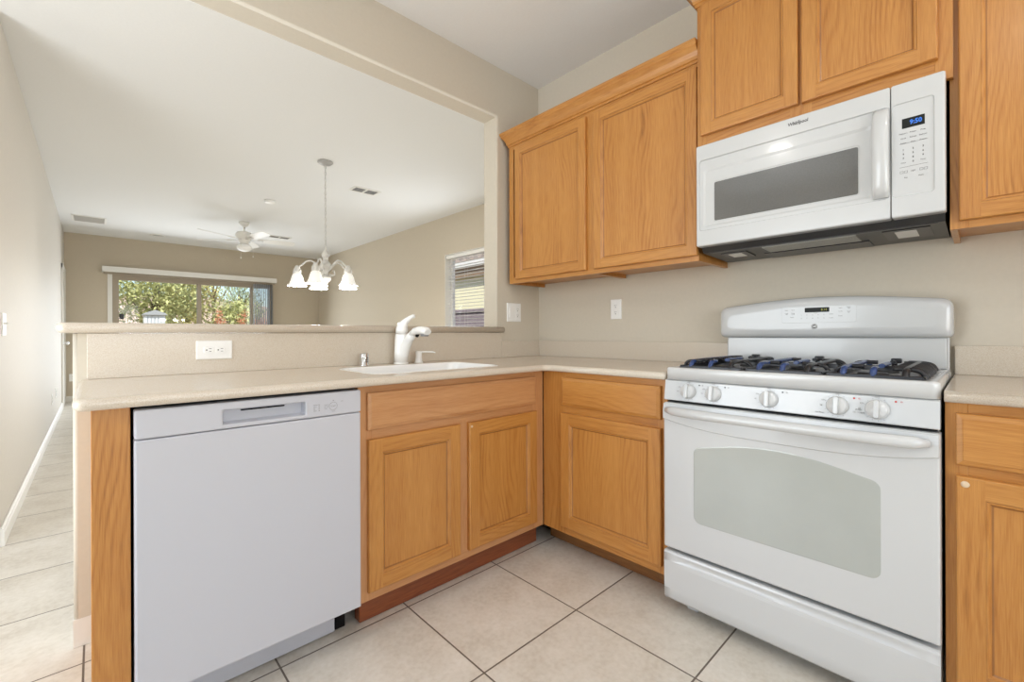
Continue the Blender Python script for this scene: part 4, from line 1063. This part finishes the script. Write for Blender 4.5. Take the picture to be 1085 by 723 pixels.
# ceiling fan
fx, fy = -.668, 5.219
fn = thing('ceiling_fan', (fx, fy, LC), 'white five-blade ceiling fan with bowl light in the living room', 'ceiling fan')
T = Matrix.Translation((fx, fy, 0))
b = NB(); lathe(b, [(0, LC - .0005), (.068, LC - .0005), (.066, LC - .02), (.045, LC - .055), (.018, LC - .07), (0, LC - .07)], T, 28); obj('canopy', b, trim_m, fn)
b = NB(); tube(b, [(fx, fy, LC - .07), (fx, fy, LC - .15)], .012, 14); obj('down_rod', b, trim_m, fn)
b = NB(); lathe(b, [(0, 2.575), (.04, 2.57), (.09, 2.555), (.112, 2.525), (.112, 2.495), (.095, 2.465), (.07, 2.45), (.075, 2.435), (.06, 2.42), (.055, 2.385), (0, 2.385)], T, 32); obj('motor_housing', b, trim_m, fn)
b = NB(); lathe(b, [(.045, 2.384), (.085, 2.372), (.098, 2.345), (.092, 2.315), (.06, 2.288), (.02, 2.277), (0, 2.276)], T, 32); obj('light_bowl', b, fan_glass_m, fn)
for k, ad in enumerate((5, 77, 149, 221, 293)):
    a = math.radians(ad - 12.3); 
    Mb = T @ Matrix.Rotation(a, 4, 'Z') @ Matrix.Translation((0, 0, 2.455)) @ Matrix.Rotation(math.radians(-14), 4, 'X')
    b = NB()
    pl = [(.17, -.048), (.20, -.056), (.40, -.066), (.60, -.070), (.655, -.062), (.672, -.04), (.676, 0), (.672, .04), (.655, .062), (.60, .070), (.40, .066), (.20, .056), (.17, .048)]
    prism(b, [Mb @ Vector((x, y, -.003)) for x, y in pl], Mb.to_3x3() @ Vector((0, 0, .006)))
    bl2 = obj('blade', b, trim_m, fn)
    b = NB(); prism(b, [Mb @ Vector(p) for p in ((.07, -.014, -.010), (.14, -.012, -.010), (.19, -.035, -.010), (.24, -.03, -.010), (.25, 0, -.010), (.24, .03, -.010), (.19, .035, -.010), (.14, .012, -.010), (.07, .014, -.010))], Mb.to_3x3() @ Vector((0, 0, .005))); obj('blade_iron', b, nickel, bl2)
for dx, dy, ln in ((.045, -.03, .13), (-.03, -.05, .17)):
    b = NB(); tube(b, [(fx + dx, fy + dy, 2.385), (fx + dx * 1.9, fy + dy * 1.9, 2.375), (fx + dx * 2.2, fy + dy * 2.2, 2.35), (fx + dx * 2.2, fy + dy * 2.2, 2.35 - ln)], .0015, 6)
    lathe(b, [(0, 0), (.008, .004), (.009, .014), (.004, .028), (0, .03)], Matrix.Translation((fx + dx * 2.2, fy + dy * 2.2, 2.322 - ln)), 12); obj('pull_chain', b, trim_m, fn)

# chandelier
hx, hy = -.662, 2.135
cd = thing('chandelier', (hx, hy, LC), 'lit five-arm chandelier with frosted bell shades hanging over the dining area', 'chandelier')
T = Matrix.Translation((hx, hy, 0))
b = NB(); lathe(b, [(0, LC - .0005), (.068, LC - .0005), (.07, LC - .010), (.05, LC - .026), (.016, LC - .034), (0, LC - .034)], T, 28); obj('canopy', b, plain('grey_metal_canopy', (168, 166, 162), .4), cd)
b = NB(); zc = LC - .034; k = 0
while zc > 1.90:
    pts_ = []
    for i in range(13):
        a = 2 * PI * i / 12; pts_.append(Vector((.0085 * math.cos(a), 0, .019 * math.sin(a))))
    rot = Matrix.Rotation(PI / 2 * (k % 2), 3, 'Z')
    tube(b, [Vector((hx, hy, zc - .018)) + rot @ p for p in pts_], .0024, 6, caps=False)
    zc -= .031; k += 1
tube(b, [(hx + .004, hy, LC - .03), (hx - .004, hy, 2.4), (hx + .004, hy, 2.15), (hx, hy, 1.89)], .0022, 6)
obj('chain', b, nickel, cd)
b = NB(); lathe(b, [(0, 1.935), (.008, 1.93), (.012, 1.90), (.034, 1.865), (.038, 1.845), (.026, 1.838), (.022, 1.80), (.034, 1.785), (.05, 1.765), (.052, 1.735), (.038, 1.71), (.024, 1.70), (.022, 1.665), (.04, 1.655), (.05, 1.635), (.04, 1.61), (.02, 1.595), (.014, 1.575), (.02, 1.562), (.010, 1.545), (0, 1.54)], T @ Matrix.Translation((0, 0, -.035)), 28)
obj('centre_column', b, nickel, cd)
for k, ad in enumerate((-110, -38, 34, 106, 178)):
    a = math.radians(ad - 20.7); c, s_ = math.cos(a), math.sin(a)
    def P3(r, z): return (hx + r * c, hy + r * s_, z - .035)
    b = NB(); tube(b, [P3(.03, 1.70), P3(.06, 1.735), P3(.095, 1.775), P3(.13, 1.795), P3(.17, 1.785), P3(.20, 1.755), P3(.225, 1.735), P3(.243, 1.728)], .0075, 10)
    tube(b, [P3(.04, 1.67), P3(.075, 1.66), P3(.10, 1.675), P3(.095, 1.70), P3(.075, 1.70)], .005, 8)
    ar = obj('arm', b, nickel, cd)
    T2 = Matrix.Translation((hx + .245 * c, hy + .245 * s_, -.035))
    b = NB(); lathe(b, [(0, 1.745), (.014, 1.74), (.022, 1.725), (.034, 1.70), (.036, 1.672), (.030, 1.668), (0, 1.668)], T2, 20); obj('socket_cup', b, nickel, ar)
    b = NB(); pr = [(.028, 1.668), (.040, 1.657), (.050, 1.632), (.057, 1.60), (.068, 1.574), (.086, 1.552)]
    lathe(b, pr, T2, 30); lathe(b, [(r - .003, z) for r, z in pr[::-1]], T2, 30)
    # scalloped rim
    sh = obj('glass_shade', b, shade_m, ar)
    for v_ in sh.data.vertices:
        w_ = v_.co + ROOT[cd.name]
        if w_.z < 1.53:
            th = math.atan2(w_.y - hy - .245 * s_, w_.x - hx - .245 * c); v_.co.z += .005 * math.cos(th * 10)
    b = NB(); lathe(b, [(0, 1.655), (.012, 1.65), (.015, 1.63), (.025, 1.605), (.022, 1.585), (0, 1.578)], T2, 16); obj('bulb', b, bulb_m, ar)
    pl_ = bpy.data.lights.new('bulb_lamp', 'POINT'); pl_.energy = 11.0; pl_.color = WARM; pl_.shadow_soft_size = .04
    po = bpy.data.objects.new('bulb_lamp', pl_); COL.objects.link(po); po.location = (hx + .25 * c, hy + .25 * s_, 1.49)
# ------------------------------------------------------------------ outside
def ground_slab(name, x0, x1, y0, y1, z, mat, label):
    b = NB(); box(b, (x0, y0, z - .2), (x1, y1, z)); return struct(name, b, mat, label, 'ground')
gravel = plain('tan_desert_gravel', (200, 180, 155), .9, .1, noise=.2, nscale=14)
conc = plain('pale_patio_concrete', (200, 195, 186), .8, .2, noise=.08, nscale=4)
ground_slab('ground_patio', -6, 2.6, 9.42, 12, -.02, conc, 'pale concrete patio outside the sliding door')
ground_slab('ground_yard', -40, 60, 12, 90, -.03, gravel, 'tan gravel yard beyond the patio')
ground_slab('ground_side', 2.25, 60, -8, 9.4, -.03, gravel, 'tan gravel side yard')

def leaf_crown(center, radii, n, size, mat, seed, hang=0):
    rnd = random.Random(seed); b = NB(); c = Vector(center)
    # crown = many small clusters on a lumpy ellipsoid
    cl = []
    for i in range(max(10, n // 60)):
        d = Vector((rnd.gauss(0, 1), rnd.gauss(0, 1), rnd.gauss(0, 1))).normalized() * rnd.uniform(.45, 1)
        cl.append(Vector((d.x * radii[0], d.y * radii[1], d.z * radii[2])))
    for i in range(n):
        p = c + rnd.choice(cl) + Vector((rnd.gauss(0, 1) * radii[0] * .16, rnd.gauss(0, 1) * radii[1] * .16, rnd.gauss(0, 1) * radii[2] * .15 - (abs(rnd.gauss(0, 1)) * hang)))
        if p.z < .05: continue
        a = Vector((rnd.gauss(0, 1), rnd.gauss(0, 1), rnd.gauss(0, 1) * (.3 if not hang else .1))).normalized(); u = Vector((rnd.gauss(0, 1), rnd.gauss(0, 1), rnd.gauss(0, 1) + (2.5 if hang else 0))).normalized()
        s1 = size * rnd.uniform(.5, 1.2); s2 = s1 * (.5 if not hang else .25)
        vs = [b.verts.new(p + q) for q in (-u * s1, a * s2, u * s1, -a * s2)]
        b.faces.new(vs)
    return b
def tree(name, x, y, h, r, n, size, mi, label, seed, hang=0, group=None):
    t = thing(name, (x, y, -.03), label, 'tree' if name.endswith('tree') else 'shrub', group)
    rnd = random.Random(seed + 99)
    b = NB()
    if name.endswith('tree'):
        tube(b, [(x, y, -.03), (x + .06, y, h * .2), (x - .05, y + .05, h * .45), (x, y, h * .75)], [.16, .13, .10, .03], 10)
        for k in range(6):
            a = rnd.uniform(0, 2 * PI); z0 = h * rnd.uniform(.3, .5)
            tube(b, [(x, y, z0), (x + .3 * r * math.cos(a), y + .3 * r * math.sin(a), z0 + h * .12), (x + .65 * r * math.cos(a), y + .65 * r * math.sin(a), z0 + h * .26)], [.07, .045, .015], 8)
    else:
        for k in range(6):
            a = rnd.uniform(0, 2 * PI); tube(b, [(x, y, -.03), (x + .2 * r * math.cos(a), y + .2 * r * math.sin(a), h * .4), (x + .6 * r * math.cos(a), y + .6 * r * math.sin(a), h * .75)], [.025, .018, .008], 6)
    obj('trunk', b, bark, t)
    b = leaf_crown((x, y, h * .62), (r, r, h * .38), n, size, leafs[mi], seed, hang); obj('foliage', b, leafs[mi], t)
    return t
tree('shade_tree', -3.5, 17.2, 4.4, 1.5, 5200, .10, 1, 'grey-green tree outside at the left end of the patio door', 1)
tree('shade_tree', -.6, 19.0, 4.0, 1.35, 6500, .085, 0, 'dense olive tree outside in the middle of the left pane', 2)
tree('shade_tree', .95, 24.0, 4.3, 1.35, 5200, .10, 2, 'yellow-green tree outside just left of the door stile', 3)
tree('shade_tree', 2.25, 20.0, 2.6, 1.05, 4200, .08, 0, 'low rounded tree outside just right of the door stile', 4)
tree('willow_tree', 3.75, 26.5, 5.2, 1.2, 1700, .13, 1, 'drooping willow-like tree outside the right pane of the patio door', 5, .5)
tree('shade_tree', 3.6, 33.0, 7.2, 1.8, 800, .10, 0, 'thin distant tree with bare sky between its branches', 6)
for i, (x, y, h, r, lab) in enumerate(((.95, 16.5, 1.9, .36, 'orange-red flowering shrub left of the door stile'), (1.75, 16.2, 1.85, .34, 'orange-red flowering shrub right of the door stile'), (2.45, 17.0, 1.8, .4, 'orange-red flowering shrub in front of the pale hill'))):
    tree('flowering_shrub', x, y, h, r, 520, .05, 3, lab, 20 + i, group='flowering shrubs beyond the patio')
tree('garden_shrub', 2.9, 15.5, 1.45, .4, 500, .06, 2, 'green shrub outside at the foot of the right pane', 30)
# hill on the horizon
b = NB(); rnd = random.Random(3)
N = 30; xs_ = [-20 + 90 * i / N for i in range(N + 1)]
front = [b.verts.new((x, 62, -.1)) for x in xs_]; mid = [b.verts.new((x, 72, 2.4 + 1.2 * math.sin(x * .13) + rnd.uniform(-.3, .3))) for x in xs_]
top = [b.verts.new((x, 84, 5.2 + 2.2 * math.sin(x * .09 + 1) + rnd.uniform(-.4, .4))) for x in xs_]; bk = [b.verts.new((x, 89, -.1)) for x in xs_]
for A, B in ((front, mid), (mid, top), (top, bk), (bk, front)):
    for i in range(N): b.faces.new([A[i], A[i + 1], B[i + 1], B[i]])
b.faces.new([l[0] for l in (front, mid, top, bk)]); b.faces.new([l[-1] for l in (bk, top, mid, front)])
struct('ground_hill', b, plain('pink_desert_rock', (214, 190, 172), .9, .1, noise=.25, nscale=.4), 'pale pink desert hill on the horizon', 'hill')
# white shed
sh = thing('garden_shed', (-.85, 16.1, -.03), 'small white slatted garden shed among the trees outside', 'shed')
b = NB(); box(b, (-1.12, 15.8, -.03), (-.6, 16.4, 1.7))
for k in range(6): box(b, (-1.11 + k * .087, 15.78, .0), (-1.05 + k * .087, 15.8, 1.68), .005)
obj('wall_panels', b, plain('white_shed_paint', (205, 212, 214), .7), sh)
b = NB(); prism(b, [(-1.17, 15.7, 1.7), (-.55, 15.7, 1.7), (-.6, 15.7, 1.76), (-.86, 15.7, 1.86), (-1.12, 15.7, 1.76)], (0, .8, 0)); obj('roof', b, plain('grey_shed_roof', (160, 165, 166), .7), sh)
# block wall of the side yard and the neighbouring house
b = NB(); box(b, (3.3, -4, -.03), (3.48, 9.4, 1.5))
for k in range(7): box(b, (3.29, -4, .18 + k * .2), (3.3, 9.4, .185 + k * .2))
box(b, (3.27, -4, 1.5), (3.51, 9.4, 1.56), .01)
struct('wall_yard', b, plain('grey_mauve_block', (150, 140, 146), .9, .1, noise=.15, nscale=12), 'grey block wall of the side yard outside the small window', 'wall')
nh = thing('neighbouring_house', (7, 5, -.03), 'pale yellow neighbouring house with tiled roof seen through the side window', 'house')
b = NB(); box(b, (5.0, -3, -.03), (12, 9, 2.6)); obj('wall', b, plain('pale_yellow_stucco', (240, 235, 200), .85, .1, noise=.04, nscale=20), nh)
b = NB(); box(b, (4.82, -3.5, 2.56), (4.88, 9.5, 2.78)); box(b, (4.88, -3.5, 2.6), (5.3, 9.5, 2.78)); obj('eave', b, plain('brown_eave_paint', (150, 128, 105), .8), nh)
b = NB(); box(b, (4.72, -3.5, 2.785), (4.81, 9.5, 2.93), .02); obj('gutter', b, trim_m, nh)
b = NB()
prism(b, [(4.78, -3.6, 2.95), (12, -3.6, 5.2), (12, -3.6, 5.1), (4.84, -3.6, 2.8)], (0, 13.2, 0))
for k in range(44):
    y = -3.4 + k * .3
    tube(b, [(4.70, y, 2.99), (8, y, 4.05)], .085, 10)
obj('tiled_roof', b, plain('grey_pink_roof_tile', (190, 176, 168), .85, noise=.2, nscale=5), nh)
